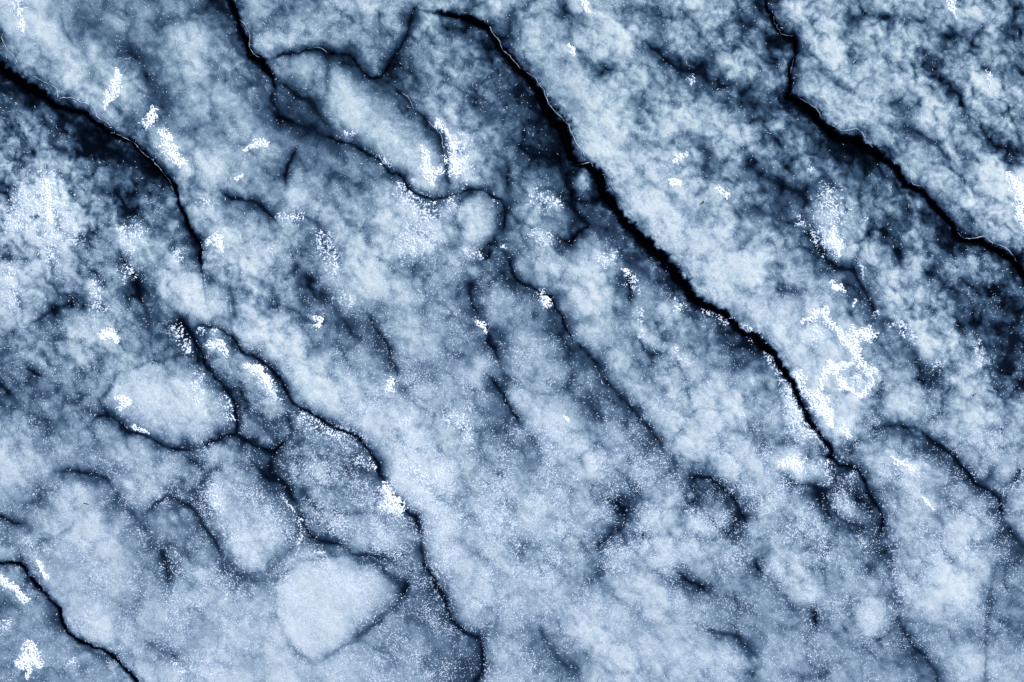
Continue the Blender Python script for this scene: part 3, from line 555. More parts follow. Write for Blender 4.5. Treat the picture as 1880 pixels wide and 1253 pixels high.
# lobes: milky inside, a clear scalloped rim round them
inlobe = np.zeros_like(cloud)
lobe_rim = np.zeros_like(cloud)
for txt, amt, rimk in LOBES:
    P = np.array([[float(v) * 3 for v in q.split(',')] for q in txt.split()])
    i0, i1 = np.searchsorted(xs, [P[:, 0].min() - 90, P[:, 0].max() + 90])
    j0, j1 = np.searchsorted(ys, [P[:, 1].min() - 90, P[:, 1].max() + 90])
    X, Y = XX[j0:j1, i0:i1] + 1.3 * WXo[j0:j1, i0:i1], YY[j0:j1, i0:i1] + 1.3 * WYo[j0:j1, i0:i1]
    d = np.full(X.shape, 1e9)
    ins = np.zeros(X.shape, bool)
    for a, b in zip(P, np.roll(P, -1, 0)):
        ex, ey = b - a
        tt = np.clip(((X - a[0]) * ex + (Y - a[1]) * ey) / (ex * ex + ey * ey), 0, 1)
        d = np.minimum(d, np.hypot(X - a[0] - tt * ex, Y - a[1] - tt * ey))
        ins ^= ((a[1] > Y) != (b[1] > Y)) & (X < (b[0] - a[0]) * (Y - a[1]) / (b[1] - a[1] + 1e-9) + a[0])
    sd = np.where(ins, d, -d)
    w_ = 1 + .8 * gnoise(X / 70, Y / 70, 211)
    cloud[j0:j1, i0:i1] += .8 * amt * sstep(-40, 150, sd)
    if amt > .05:
        inlobe[j0:j1, i0:i1] = np.maximum(inlobe[j0:j1, i0:i1], sstep(-10, 60, sd))
    lobe_rim[j0:j1, i0:i1] = np.maximum(lobe_rim[j0:j1, i0:i1], .5 * rimk * np.exp(-(np.abs(sd + 10) / (20 * np.clip(w_, .4, 1.8))) ** 1.3) * np.clip(1 + 1.2 * gnoise(X / 130, Y / 130, 213), .1, 1.3))

cloud = .53 + .27 * np.tanh((cloud - .53) / .27)          # neither glass nor chalk before the lumps are added
# lumps drawn out along the slope of the plates
ca, sa = math.cos(R(48)), math.sin(R(48))
U, V = (XX * ca + YY * sa) / 1.25, (-XX * sa + YY * ca)
WXs, WYs = 11 * fbm(XX / 90, YY / 90, 2, 3), 11 * fbm(XX / 90, YY / 90, 2, 13)      # gentle wander for the soft lumps
b1 = billow((U + WXs) / 170, (V + WYs) / 170, 3, 41) - .36
b2 = billow((U + 2 * WXs) / 62, (V + 2 * WYs) / 62, 3, 51) - .36
f1 = fbm((U + WXs) / 55, (V + WYs) / 55, 4, 61, .5)
f2 = fbm(XX / 15, YY / 15, 2, 71)
f3 = fbm((U + 2 * WXs) / 26, (V + 2 * WYs) / 26, 3, 65, .6)
w0 = .22 - worley((U + 3 * WXs) / 300, (V + 3 * WYs) / 240, 9) ** 2       # rounded lobes with creases between them
w1 = .22 - worley((U + 3 * WXs) / 125, (V + 3 * WYs) / 115, 3) ** 2
w2 = .22 - worley((U + 2.5 * WXs) / 50, (V + 2.5 * WYs) / 50, 5) ** 2
w3 = .22 - worley((U + 2 * WXs) / 24, (V + 2 * WYs) / 24, 6) ** 2
pa, pb = worley((U + 3.5 * WXs) / 290, (V + 3.5 * WYs) / 205, 9, True)
qa, qb = worley((U + 3 * WXs) / 135, (V + 3 * WYs) / 105, 3, True)
rims = .10 * np.exp(-((pb - pa) / .11) ** 1.3) * np.clip(.55 + 1.2 * gnoise(XX / 260, YY / 260, 131), 0, 1.2)
rims = rims + .10 * lump * np.exp(-((qb - qa) / .16) ** 1.3) * np.clip(.55 + 1.2 * gnoise(XX / 170, YY / 170, 133), 0, 1.2)
calm = 1 - .65 * np.maximum(inlobe, .7 * inband)
cloud += calm * (.10 * np.clip(.25 - pa ** 2, -.3, 1) - rims + .02) - lobe_rim
cloud += .10 * w0 * calm + calm * lump * (.05 * b1 + .08 * b2 + .10 * f1 + .36 * w1 + .24 * w2) + lump ** 1.5 * (.08 * f3 + .10 * w3) + (.03 + .03 * lump) * f2 + .035 * f3
b2l = .5 + .9 * w1 + .9 * w2 + .5 * f1

# seams
dark = np.zeros_like(cloud)
hard = np.zeros_like(cloud)
gap = np.zeros(cloud.shape, bool)
step_h = np.zeros_like(cloud)
groove = np.zeros_like(cloud)
for (t, txt, st, fl) in SEAMS:
    P = path(t, txt)
    if 'o' not in fl and len(P) > 2:
        st, P = min(.93, st * 1.14), P * [1, 1, 1.12]
    ws = P[:, 2].max()
    reach = 9 * ws + 90 + (220 if 't' in fl else 0)
    best = None
    x0, x1, y0, y1 = P[:, 0].min() - reach, P[:, 0].max() + reach, P[:, 1].min() - reach, P[:, 1].max() + reach
    i0, i1 = np.searchsorted(xs, [x0, x1])
    j0, j1 = np.searchsorted(ys, [y0, y1])
    if i1 <= i0 or j1 <= j0:
        continue
    D = np.full((j1 - j0, i1 - i0), 1e9, np.float32)
    Wd = np.ones_like(D)
    Sg = np.ones_like(D)
    Fd = np.ones_like(D)
    seg = np.hypot(np.diff(P[:, 0]), np.diff(P[:, 1]))
    arc = np.concatenate([[0], np.cumsum(seg)])
    for k in range(len(P) - 1):
        a, b = P[k], P[k + 1]
        ii0, ii1 = np.searchsorted(xs, [min(a[0], b[0]) - reach, max(a[0], b[0]) + reach])
        jj0, jj1 = np.searchsorted(ys, [min(a[1], b[1]) - reach, max(a[1], b[1]) + reach])
        if ii1 <= ii0 or jj1 <= jj0:
            continue
        sl = (slice(jj0 - j0, jj1 - j0), slice(ii0 - i0, ii1 - i0))
        X, Y = WX[jj0:jj1, ii0:ii1], WY[jj0:jj1, ii0:ii1]
        ex, ey = b[0] - a[0], b[1] - a[1]
        l2 = ex * ex + ey * ey + 1e-6
        tt = np.clip(((X - a[0]) * ex + (Y - a[1]) * ey) / l2, 0, 1)
        d = np.hypot(X - a[0] - tt * ex, Y - a[1] - tt * ey)
        m = d < D[sl]
        D[sl][m] = d[m]
        Wd[sl][m] = (a[2] + tt * (b[2] - a[2]))[m]
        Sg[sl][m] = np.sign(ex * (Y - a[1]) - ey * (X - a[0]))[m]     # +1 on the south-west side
        sa_ = arc[k] + tt * seg[k]
        Fd[sl][m] = np.minimum(sa_, arc[-1] - sa_)[m]
    xl, yl = XX[j0:j1, i0:i1], YY[j0:j1, i0:i1]
    wob = gnoise(xl / 105, yl / 105, 85)
    rag = 1 + .9 * wob + .8 * gnoise(xl / 34, yl / 34, 81) + .5 * gnoise(xl / 14, yl / 14, 83)
    if 't' not in fl:
        rag = .45 + .55 * rag
    Wr = np.maximum(Wd * np.clip(rag, .3, 2), 2.2)
    # a seam dies away towards its ends and comes and goes along its way
    fade = .4 + .6 * sstep(0, min(70, .3 * arc[-1] + 8), Fd)
    vary = np.clip(1 + (.6 if st < .6 else .2) * gnoise(xl / 80, yl / 80, 87 + len(P) % 5) , .35, 1.3)
    puff = np.clip(b2l[j0:j1, i0:i1], .1, 1.2)            # milky lumps crowd in on the clear ice and painted shade
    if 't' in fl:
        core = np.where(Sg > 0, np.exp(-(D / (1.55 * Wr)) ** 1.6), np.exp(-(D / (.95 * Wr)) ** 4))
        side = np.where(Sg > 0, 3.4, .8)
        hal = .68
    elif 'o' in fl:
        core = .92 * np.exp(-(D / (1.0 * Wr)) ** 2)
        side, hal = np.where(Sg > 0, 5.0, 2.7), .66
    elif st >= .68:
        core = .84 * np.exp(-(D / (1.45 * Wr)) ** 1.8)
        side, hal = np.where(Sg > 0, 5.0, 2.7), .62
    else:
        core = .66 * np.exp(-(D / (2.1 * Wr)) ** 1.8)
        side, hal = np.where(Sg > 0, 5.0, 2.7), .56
    halo = np.exp(-(D / (side * Wd * .8 + 14)) ** 1.2) * (D < 1e8) * (np.clip(1.5 - 1.3 * puff, .1, 1.15) if 't' in fl else np.clip(1.15 - .35 * puff, .6, 1.1))  # dark margin: clear ice plus painted shade, wider to the south-west
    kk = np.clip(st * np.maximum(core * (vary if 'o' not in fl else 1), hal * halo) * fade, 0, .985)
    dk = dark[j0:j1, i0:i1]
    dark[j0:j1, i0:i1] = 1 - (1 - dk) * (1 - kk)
    hd = hard[j0:j1, i0:i1]
    hard[j0:j1, i0:i1] = np.maximum(hd, st * np.exp(-(D / (1.3 * Wr)) ** 2) * fade)
    gv = groove[j0:j1, i0:i1]
    groove[j0:j1, i0:i1] = np.maximum(gv, (14 if 't' in fl else 8 if 'o' in fl else 3) * np.exp(-(D / (1.5 * Wr + 4)) ** 2) * fade)
    if 'o' in fl:
        gap[j0:j1, i0:i1] |= (D < (np.where(Sg > 0, .3, .75) if 't' in fl else .3) * Wr) & (Fd > 12) & ((Wr > 11) | (gnoise(xl / 60, yl / 60, 89) > .02))
    if 't' in fl:
        z = 16 * np.exp(-D / 90) * np.where(Sg > 0, -.9, 1.0) * np.clip(Wd / 20, .4, 1.6)
        step_h[j0:j1, i0:i1] += np.where(D < 1e8, z, 0)

# beyond the surveyed piece the ice goes on with seams of its own
outm = np.maximum(np.maximum(-XX, XX - PW), np.maximum(-YY, YY - PH))
wild = np.exp(-np.abs(gnoise((U + 3 * WXs) / 900, (V + 3 * WYs) / 420, 91)) * 11)
dark = np.maximum(dark, .6 * wild * sstep(20, 140, outm))

# half-melted frost whitens the ice round the snow
for parts, amt in [(p, .22) for _, p in SNOW] + [([d], .2) for d in DUST]:
    for t, txt in parts:
        P = path(t, txt)
        if len(P) == 1:
            P = np.concatenate([P, P + [[1, 0, 0]]])
        r = 3 * P[:, 2].max() + 20
        i0, i1 = np.searchsorted(xs, [P[:, 0].min() - r, P[:, 0].max() + r])
        j0, j1 = np.searchsorted(ys, [P[:, 1].min() - r, P[:, 1].max() + r])
        if i1 <= i0 or j1 <= j0:
            continue
        X, Y = cwx[j0:j1, i0:i1], cwy[j0:j1, i0:i1]
        X, Y = .6 * X + .4 * XX[j0:j1, i0:i1], .6 * Y + .4 * YY[j0:j1, i0:i1]
        q = np.full(X.shape, 1e9)
        for a, b in zip(P[:-1], P[1:]):
            ex, ey = b[0] - a[0], b[1] - a[1]
            tt = np.clip(((X - a[0]) * ex + (Y - a[1]) * ey) / (ex * ex + ey * ey + 1e-6), 0, 1)
            q = np.minimum(q, ((X - a[0] - tt * ex) ** 2 + (Y - a[1] - tt * ey) ** 2) / (1.1 * (a[2] + tt * (b[2] - a[2])) + 6) ** 2)
        rim = cloud[j0:j1, i0:i1]
        cloud[j0:j1, i0:i1] = rim + amt * np.exp(-q) * np.clip(1.1 - rim, 0, 1) * (.8 + .8 * f1[j0:j1, i0:i1])
cloud = np.clip(cloud, .06, 1.0) * (1 - dark) ** 1.2  # seam darkness, with its painted shade, multiplied into the milkiness
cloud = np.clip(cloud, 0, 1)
# a little more contrast between clear and milky ice
cloud = np.clip(.5 + (cloud - .5) * 1.07 + .025, 0, 1.3)
cloud = np.where(cloud > .78, .78 + .2 * np.tanh((cloud - .78) / .2), cloud)

edge = sstep(-800, -500, -outm)
height = (step_h + 26 * (np.clip(base, 0, 1) - .5) + lump * (4 * b1 + 8 * w1) + 1.2 * f1 - groove) * edge   # mm
tint = np.clip(.5 + .5 * fbm(XX / 700, YY / 700, 3, 101) + .7 * (YY / PH - .5) + .4 * gnoise(XX / 120, YY / 120, 105), 0, 1)


def height_at(x, y):
    fx = np.interp(x, xs, np.arange(NX))
    fy = np.interp(y, ys, np.arange(NY))
    i, j = np.clip(fx.astype(int), 0, NX - 2), np.clip(fy.astype(int), 0, NY - 2)
    u, v = fx - i, fy - j
    return (height[j, i] * (1 - u) + height[j, i + 1] * u) * (1 - v) + (height[j + 1, i] * (1 - u) + height[j + 1, i + 1] * u) * v


# ------------------------------------------------------------------ materials
def new_mat(name):
    m = bpy.data.materials.new(name)
    m.use_nodes = True
    nt = m.node_tree
    return m, nt, nt.nodes['Principled BSDF']


def srgb(r, g, b, k=1.0):
    def f(v):
        v /= 255
        return k * (v / 12.92 if v <= .04045 else ((v + .055) / 1.055) ** 2.4)
    return (f(r), f(g), f(b), 1)


RAMP = [(0, (2, 4, 10)), (.15, (18, 31, 50)), (.35, (60, 85, 115)), (.5, (108, 135, 166)), (.65, (156, 181, 208)), (.8, (204, 222, 239)), (1, (247, 252, 255))]
ALB = 0.74


def ice_material(name, attr=True):
    m, nt, bs = new_mat(name)
    N, L = nt.nodes.new, nt.links.new
    geo = N('ShaderNodeNewGeometry')

    def noise(scale, det, rough=.6):
        n = N('ShaderNodeTexNoise')
        n.inputs['Scale'].default_value = scale
        n.inputs['Detail'].default_value = det
        n.inputs['Roughness'].default_value = rough
        L(geo.outputs['Position'], n.inputs['Vector'])
        return n.outputs['Fac']

    def math_(op, a, b=None, c=None):
        n = N('ShaderNodeMath')
        n.operation = op
        for i, v in enumerate((a, b, c)):
            if v is None:
                continue
            if isinstance(v, (int, float)):
                n.inputs[i].default_value = v
            else:
                L(v, n.inputs[i])
        return n.outputs[0]
    if attr:
        at = N('ShaderNodeAttribute')
        at.attribute_name = 'cloud'
        cl = at.outputs['Fac']
        at2 = N('ShaderNodeAttribute')
        at2.attribute_name = 'tint'
        ti = at2.outputs['Fac']
    else:
        cl = math_('MULTIPLY_ADD', noise(3.2, 10, .66), 2.4, -.68)
        ti = noise(.8, 3)
    # fine grain of bubbles in the ice
    g1 = math_('SUBTRACT', noise(150, 2, .7), .5)
    g2 = math_('SUBTRACT', noise(420, 1, .6), .5)
    g = math_('ADD', math_('MULTIPLY', g1, .5), math_('MULTIPLY', g2, .3))
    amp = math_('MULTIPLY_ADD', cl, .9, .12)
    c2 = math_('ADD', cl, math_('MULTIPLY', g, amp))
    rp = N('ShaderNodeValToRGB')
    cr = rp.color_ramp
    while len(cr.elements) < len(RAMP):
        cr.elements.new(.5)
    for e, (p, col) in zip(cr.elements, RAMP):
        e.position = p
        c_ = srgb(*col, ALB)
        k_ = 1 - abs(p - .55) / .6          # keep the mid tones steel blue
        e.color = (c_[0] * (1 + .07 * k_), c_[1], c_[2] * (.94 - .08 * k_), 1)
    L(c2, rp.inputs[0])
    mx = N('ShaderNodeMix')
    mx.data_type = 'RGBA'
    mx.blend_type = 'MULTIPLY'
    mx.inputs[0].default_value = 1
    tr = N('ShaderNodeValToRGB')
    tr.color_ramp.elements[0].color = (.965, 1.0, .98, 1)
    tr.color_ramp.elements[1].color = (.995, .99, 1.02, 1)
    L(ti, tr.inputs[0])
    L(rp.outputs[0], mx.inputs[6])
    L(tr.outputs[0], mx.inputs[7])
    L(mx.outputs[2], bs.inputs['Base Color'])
    bs.inputs['Roughness'].default_value = .3
    bs.inputs['IOR'].default_value = 1.31
    bs.inputs['Specular IOR Level'].default_value = 0
    bp = N('ShaderNodeBump')
    bp.inputs['Strength'].default_value = .08
    bp.inputs['Distance'].default_value = .004
    L(g, bp.inputs['Height'])
    L(bp.outputs[0], bs.inputs['Normal'])
    return m


M_ICE = ice_material('lake_ice')
M_FAR = ice_material('lake_ice_far', False)
M_WATER, nt, bs = new_mat('black_water')
bs.inputs['Base Color'].default_value = (.003, .005, .010, 1)
bs.inputs['Roughness'].default_value = .3
bs.inputs['IOR'].default_value = 1.33
bs.inputs['Specular IOR Level'].default_value = .05


def snow_material(name, col, grain):
    m, nt, bs = new_mat(name)
    n = nt.nodes.new('ShaderNodeTexNoise')
    n.inputs['Scale'].default_value = grain
    n.inputs['Detail'].default_value = 3
    g = nt.nodes.new('ShaderNodeNewGeometry')
    nt.links.new(g.outputs['Position'], n.inputs['Vector'])
    r = nt.nodes.new('ShaderNodeValToRGB')
    r.color_ramp.elements[0].position = .3
    r.color_ramp.elements[0].color = (col[0] * .82, col[1] * .86, col[2] * .9, 1)
    r.color_ramp.elements[1].position = .6
    r.color_ramp.elements[1].color = (*col, 1)
    nt.links.new(n.outputs['Fac'], r.inputs[0])
    nt.links.new(r.outputs[0], bs.inputs['Base Color'])
    bs.inputs['Roughness'].default_value = .8
    bs.inputs['Specular IOR Level'].default_value = .2
    return m


M_SNOW = snow_material('snow', (.86, .90, .94), 130)
M_CRUMB = snow_material('frost_crumb', (.68, .75, .83), 60)
M_FROST = snow_material('frost', (.74, .81, .90), 40)
M_LIP = snow_material('ice_lip', (.42, .48, .54), 90)


def plain(name, col):
    m, nt, bs = new_mat(name)
    n = nt.nodes.new('ShaderNodeTexNoise')
    n.inputs['Scale'].default_value = 220
    r = nt.nodes.new('ShaderNodeValToRGB')
    r.color_ramp.elements[0].color = (*[c * .6 for c in col], 1)
    r.color_ramp.elements[1].color = (*[min(1, c * 1.4) for c in col], 1)
    nt.links.new(n.outputs['Fac'], r.inputs[0])
    nt.links.new(r.outputs[0], bs.inputs['Base Color'])
    bs.inputs['Roughness'].default_value = .8
    return m


M_LEAF = plain('dry_leaf', (.10, .045, .018))
M_TWIG = plain('dark_twig', (.02, .014, .01))


def link(name, me, mat, parent=None, label=None, cat=None, group=None, kind=None):
    o = bpy.data.objects.new(name, me)
    if mat and not me.materials:
        me.materials.append(mat)
    C.objects.link(o)
    if parent:
        o.parent = parent
    for k, v in (('label', label), ('category', cat), ('group', group), ('kind', kind)):
        if v:
            o[k] = v
    return o


def mesh_np(name, verts, loops, counts, mat, smooth=True):
    me = bpy.data.meshes.new(name)
    nv, nl, nf = len(verts), len(loops), len(counts)
    me.vertices.add(nv)
    me.vertices.foreach_set('co', np.ascontiguousarray(verts, np.float32).ravel())
    me.loops.add(nl)
    me.loops.foreach_set('vertex_index', np.ascontiguousarray(loops, np.int32))
    me.polygons.add(nf)
    st = np.zeros(nf, np.int32)
    st[1:] = np.cumsum(counts)[:-1]
    me.polygons.foreach_set('loop_start', st)
    me.polygons.foreach_set('loop_total', np.asarray(counts, np.int32))
    me.polygons.foreach_set('use_smooth', np.full(nf, smooth, bool))
    me.materials.append(mat)
    me.update(calc_edges=True)
    return me


# ------------------------------------------------------------------ setting: water under the ice, the lake around
WATER_Z = -.11
gx, gy = world_xy(xs[0], ys[0])
gx2, gy2 = world_xy(xs[-1], ys[-1])
wv = [(gx - .3, gy2 - .3, WATER_Z), (gx2 + .3, gy2 - .3, WATER_Z), (gx2 + .3, gy + .3, WATER_Z), (gx - .3, gy + .3, WATER_Z)]
me = mesh_np('water', np.array(wv), [0, 1, 2, 3], [4], M_WATER, False)
link('water', me, None, kind='structure')
B = 700.0
fx = [-B, -120, -30, gx, gx2, 30, 120, B]
fy = [-B, -120, -30, gy2, gy, 30, 120, B]
fv = [(x, y, 0) for y in fy for x in fx]
ff = [(j * 8 + i, j * 8 + i + 1, (j + 1) * 8 + i + 1, (j + 1) * 8 + i) for j in range(7) for i in range(7) if (i, j) != (3, 3)]
me = mesh_np('frozen_lake', np.array(fv), np.array(ff).ravel(), [4] * len(ff), M_FAR, False)
link('frozen_lake', me, None, kind='structure')

# ------------------------------------------------------------------ ice plates: grown from their seeds up to the seams
sub = 2
barrier = np.maximum(hard, np.clip(4 * lobe_rim, 0, .8))
cost = (1 + 90 * barrier[::sub, ::sub] ** 1.5).astype(np.float64)
lab = np.full(cost.shape, -1, np.int32)
dist = np.full(cost.shape, 1e18)
hq = []
for k, (sx, sy, _) in enumerate(PLATES):
    i = int(np.searchsorted(xs, sx * 3) // sub)
    j = int(np.searchsorted(ys, sy * 3) // sub)
    dist[j, i] = 0
    lab[j, i] = k
    hq.append((0.0, j, i))
heapq.heapify(hq)
H2, W2 = cost.shape
costl, distl, labl = cost.tolist(), dist.tolist(), lab.tolist()
while hq:
    d, j, i = heapq.heappop(hq)
    if d > distl[j][i]:
        continue
    l = labl[j][i]
    for dj, di, w in ((0, 1, 1), (1, 0, 1), (0, -1, 1), (-1, 0, 1), (1, 1, 1.414), (-1, -1, 1.414), (1, -1, 1.414), (-1, 1, 1.414)):
        a, b = j + dj, i + di
        if 0 <= a < H2 and 0 <= b < W2:
            nd = d + w * costl[a][b]
            if nd < distl[a][b]:
                distl[a][b] = nd
                labl[a][b] = l
                heapq.heappush(hq, (nd, a, b))
lab = np.array(labl, np.int32)
face_lab = np.repeat(np.repeat(lab, sub, 0), sub, 1)[:NY - 1, :NX - 1].copy()
fgap = gap[:-1, :-1] & gap[1:, :-1] & gap[:-1, 1:] & gap[1:, 1:]
face_lab[fgap] = -1


def components(mask):
    """labels of 4-connected regions of a boolean grid (run-based union-find)"""
    out = np.full(mask.shape, -1, np.int32)
    par = []

    def find(a):
        while par[a] != a:
            par[a] = par[par[a]]
            a = par[a]
        return a
    prev = []
    for j in range(mask.shape[0]):
        row = np.concatenate([[0], mask[j].astype(np.int8), [0]])
        d = np.diff(row)
        cur = []
        pi = 0
        for s, e in zip(np.flatnonzero(d == 1), np.flatnonzero(d == -1)):
            n = len(par)
            par.append(n)
            while pi < len(prev) and prev[pi][1] <= s:
                pi += 1
            q = pi
            while q < len(prev) and prev[q][0] < e:
                par[find(prev[q][2])] = find(n)
                q += 1
            out[j, s:e] = n
            cur.append((s, e, n))
        prev = cur
    roots = np.array([find(a) for a in range(len(par))], np.int32) if par else np.zeros(0, np.int32)
    m = out >= 0
    out[m] = roots[out[m]]
    return out


# every plate is one connected piece: loose bits join the plate that surrounds them
for _ in range(3):
    for k in range(len(PLATES)):
        m = face_lab == k
        if not m.any():
            continue
        jj, ii = np.nonzero(m)
        ja, jb, ia, ib = jj.min(), jj.max() + 1, ii.min(), ii.max() + 1
        cc = components(m[ja:jb, ia:ib])
        ids, n = np.unique(cc[cc >= 0], return_counts=True)
        big = ids[np.argmax(n)]
        for q in ids:
            if q == big:
                continue
            pj, pi_ = np.nonzero(cc == q)
            pj, pi_ = pj + ja, pi_ + ia
            nb = []
            for dj, di in ((0, 1), (1, 0), (0, -1), (-1, 0)):
                a, b = np.clip(pj + dj, 0, NY - 2), np.clip(pi_ + di, 0, NX - 2)
                v = face_lab[a, b]
                nb.append(v[(v != k) & (v >= 0)])
            nb = np.concatenate(nb)
            face_lab[pj, pi_] = np.bincount(nb).argmax() if len(nb) else -1

wxs, wys = world_xy(xs, ys)
gz = height / 1000
gyy, gxx = np.gradient(gz, wys, wxs)
nrm = np.stack([-gxx, -gyy, np.ones_like(gxx)], -1)
nrm /= np.linalg.norm(nrm, axis=-1, keepdims=True)
plates = []
idx = np.arange(NX * NY).reshape(NY, NX)
for k, (sx, sy, label) in enumerate(PLATES):
    m = face_lab == k
    jj, ii = np.nonzero(m)
    if len(jj) == 0:
        plates.append(None)
        print('EMPTY PLATE', k, label)
        continue
    quads = np.stack([idx[jj + 1, ii], idx[jj + 1, ii + 1], idx[jj, ii + 1], idx[jj, ii]], 1)   # counter-clockwise seen from above
    # border edges of the plate
    mp = np.pad(m, 1)
    walls = []
    for dj, di, (a, b) in ((1, 0, (0, 1)), (0, 1, (1, 2)), (-1, 0, (2, 3)), (0, -1, (3, 0))):
        open_ = ~mp[jj + 1 + dj, ii + 1 + di]
        walls.append(np.stack([quads[open_, a], quads[open_, b]], 1))
    walls = np.concatenate(walls)
    used = np.unique(quads)
    remap = np.full(NX * NY, -1, np.int64)
    remap[used] = np.arange(len(used))
    wj, wi = used // NX, used % NX
    V = np.stack([wxs[wi], wys[wj], gz[wj, wi]], 1)
    wu = np.unique(walls)
    low = np.full(NX * NY, -1, np.int64)
    low[wu] = len(used) + np.arange(len(wu))
    LV = np.stack([wxs[wu % NX], wys[wu // NX], np.full(len(wu), WATER_Z - .02)], 1)
    F1 = remap[quads]
    F2 = np.stack([remap[walls[:, 1]], remap[walls[:, 0]], low[walls[:, 0]], low[walls[:, 1]]], 1)
    sx_, sy_ = world_xy(sx * 3, sy * 3)
    allv = np.concatenate([V, LV])
    allv[:, 0] -= sx_
    allv[:, 1] -= sy_
    F = np.concatenate([F1, F2])
    me = mesh_np('ice_plate', allv, F.ravel(), [4] * len(F), M_ICE)
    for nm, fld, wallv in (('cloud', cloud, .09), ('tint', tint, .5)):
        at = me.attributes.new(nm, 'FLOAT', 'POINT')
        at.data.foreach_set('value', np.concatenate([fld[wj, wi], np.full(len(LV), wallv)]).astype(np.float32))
    ln = np.concatenate([nrm[wj, wi][F1.ravel()], np.zeros((F2.size, 3))])
    me.normals_split_custom_set(ln.astype(np.float32).tolist())
    o = link('ice_plate', me, None, label=label, cat='ice plate', group='ice plates of the frozen lake')
    o.location = (sx_, sy_, 0)
    plates.append(o)


def plate_at(x, y):
    i, j = np.searchsorted(xs, x), np.searchsorted(ys, y)
    for r in range(0, 12):
        for (a, b) in ((r, -r), (r, 0), (0, -r), (r, r), (-r, -r)):
            v = face_lab[min(max(j + b, 0), NY - 2), min(max(i + a, 0), NX - 2)]
            if v >= 0 and plates[v]:
                return plates[v]
    return None


# ------------------------------------------------------------------ curled lips of ice, parts of their plates
def spline(P, per):
    out = []
    for k in range(len(P) - 1):
        p0, p1, p2, p3 = P[max(k - 1, 0)], P[k], P[k + 1], P[min(k + 2, len(P) - 1)]
        n = max(2, int(np.hypot(*(p2 - p1)[:2]) / per))
        for q in range(n):
            t = q / n
            out.append(.5 * (2 * p1 + (p2 - p0) * t + (2 * p0 - 5 * p1 + 4 * p2 - p3) * t * t + (3 * p1 - p0 - 3 * p2 + p3) * t ** 3))
    out.append(P[-1])
    return np.array(out)


def ridge_mesh(name, Q, mat, lift, origin):
    """a thin wandering ridge along plan points x, y, half width"""
    n = len(Q)
    ti = np.gradient(Q[:, :2], axis=0)
    ti /= np.linalg.norm(ti, axis=1, keepdims=True) + 1e-9
    no = np.stack([-ti[:, 1], ti[:, 0]], 1)
    vs, F = [], []
    w = Q[:, 2] * np.clip(.75 + 1.5 * gnoise(Q[:, 0] / 31, Q[:, 1] / 31, 7) + .6 * gnoise(Q[:, 0] / 11, Q[:, 1] / 11, 8), .08, 1.5)
    w[0] = w[-1] = .5
    for s, hz in ((-1, -3), (-.5, lift), (.5, lift * .8), (1, -3)):
        p = Q[:, :2] + no * (s * w)[:, None]
        X, Y = world_xy(p[:, 0], p[:, 1])
        zb = height_at(Q[:, 0], Q[:, 1])
        vs.append(np.stack([X - origin[0], Y - origin[1], (zb + hz * np.clip(w / 3, .3, 1.5)) / 1000], 1))
    vs = np.concatenate(vs)
    for s in range(3):
        for k in range(n - 1):
            F.append((s * n + k, s * n + k + 1, (s + 1) * n + k + 1, (s + 1) * n + k))
    F = np.array(F)
    return mesh_np(name, vs, F.ravel(), [4] * len(F), mat)


for t, txt in LIPS:
    Q = spline(path(t, txt), 7)
    Q[:, 2] *= .6
    Q[:, 0] -= 15 * fbm(Q[:, 0] / 95, Q[:, 1] / 95, 2, 3, .6)
    Q[:, 1] -= 15 * fbm(Q[:, 0] / 95, Q[:, 1] / 95, 2, 13, .6)
    Q[:, 0] += 4 * gnoise(Q[:, 0] / 19, Q[:, 1] / 19, 55)
    Q[:, 1] += 4 * gnoise(Q[:, 0] / 19, Q[:, 1] / 19, 56)
    mid = Q[len(Q) // 2]
    pl = plate_at(mid[0] + 12, mid[1] - 12)
    if pl:
        link('curled_lip', ridge_mesh('curled_lip', Q, M_LIP, 4, pl.location), None, parent=pl)

# ------------------------------------------------------------------ snow patches and loose frost
def crumb_field(parts, stp, grow, seed):
    P = [path(t, txt) * [1, 1, grow] for t, txt in parts]
    allp = np.concatenate(P)
    r = allp[:, 2].max() * 1.5 + 8
    gx_ = np.arange(allp[:, 0].min() - r, allp[:, 0].max() + r, stp)
    gy_ = np.arange(allp[:, 1].min() - r, allp[:, 1].max() + r, stp)
    X, Y = np.meshgrid(gx_, gy_)
    WXl = X + 22 * fbm(X / 50, Y / 50, 3, seed + 1) + 5 * gnoise(X / 12, Y / 12, seed + 2)
    WYl = Y + 22 * fbm(X / 50, Y / 50, 3, seed + 5) + 5 * gnoise(X / 12, Y / 12, seed + 6)
    f = np.full(X.shape, -9.0)
    for p in P:
        if len(p) == 1:
            p = np.concatenate([p, p + [[.1, 0, 0]]])
        for a, b in zip(p[:-1], p[1:]):
            ex, ey = b[0] - a[0], b[1] - a[1]
            tt = np.clip(((WXl - a[0]) * ex + (WYl - a[1]) * ey) / (ex * ex + ey * ey + 1e-6), 0, 1)
            d = np.hypot(WXl - a[0] - tt * ex, WYl - a[1] - tt * ey)
            f = np.maximum(f, 1 - d / (a[2] + tt * (b[2] - a[2])))
    return gx_, gy_, X, Y, f


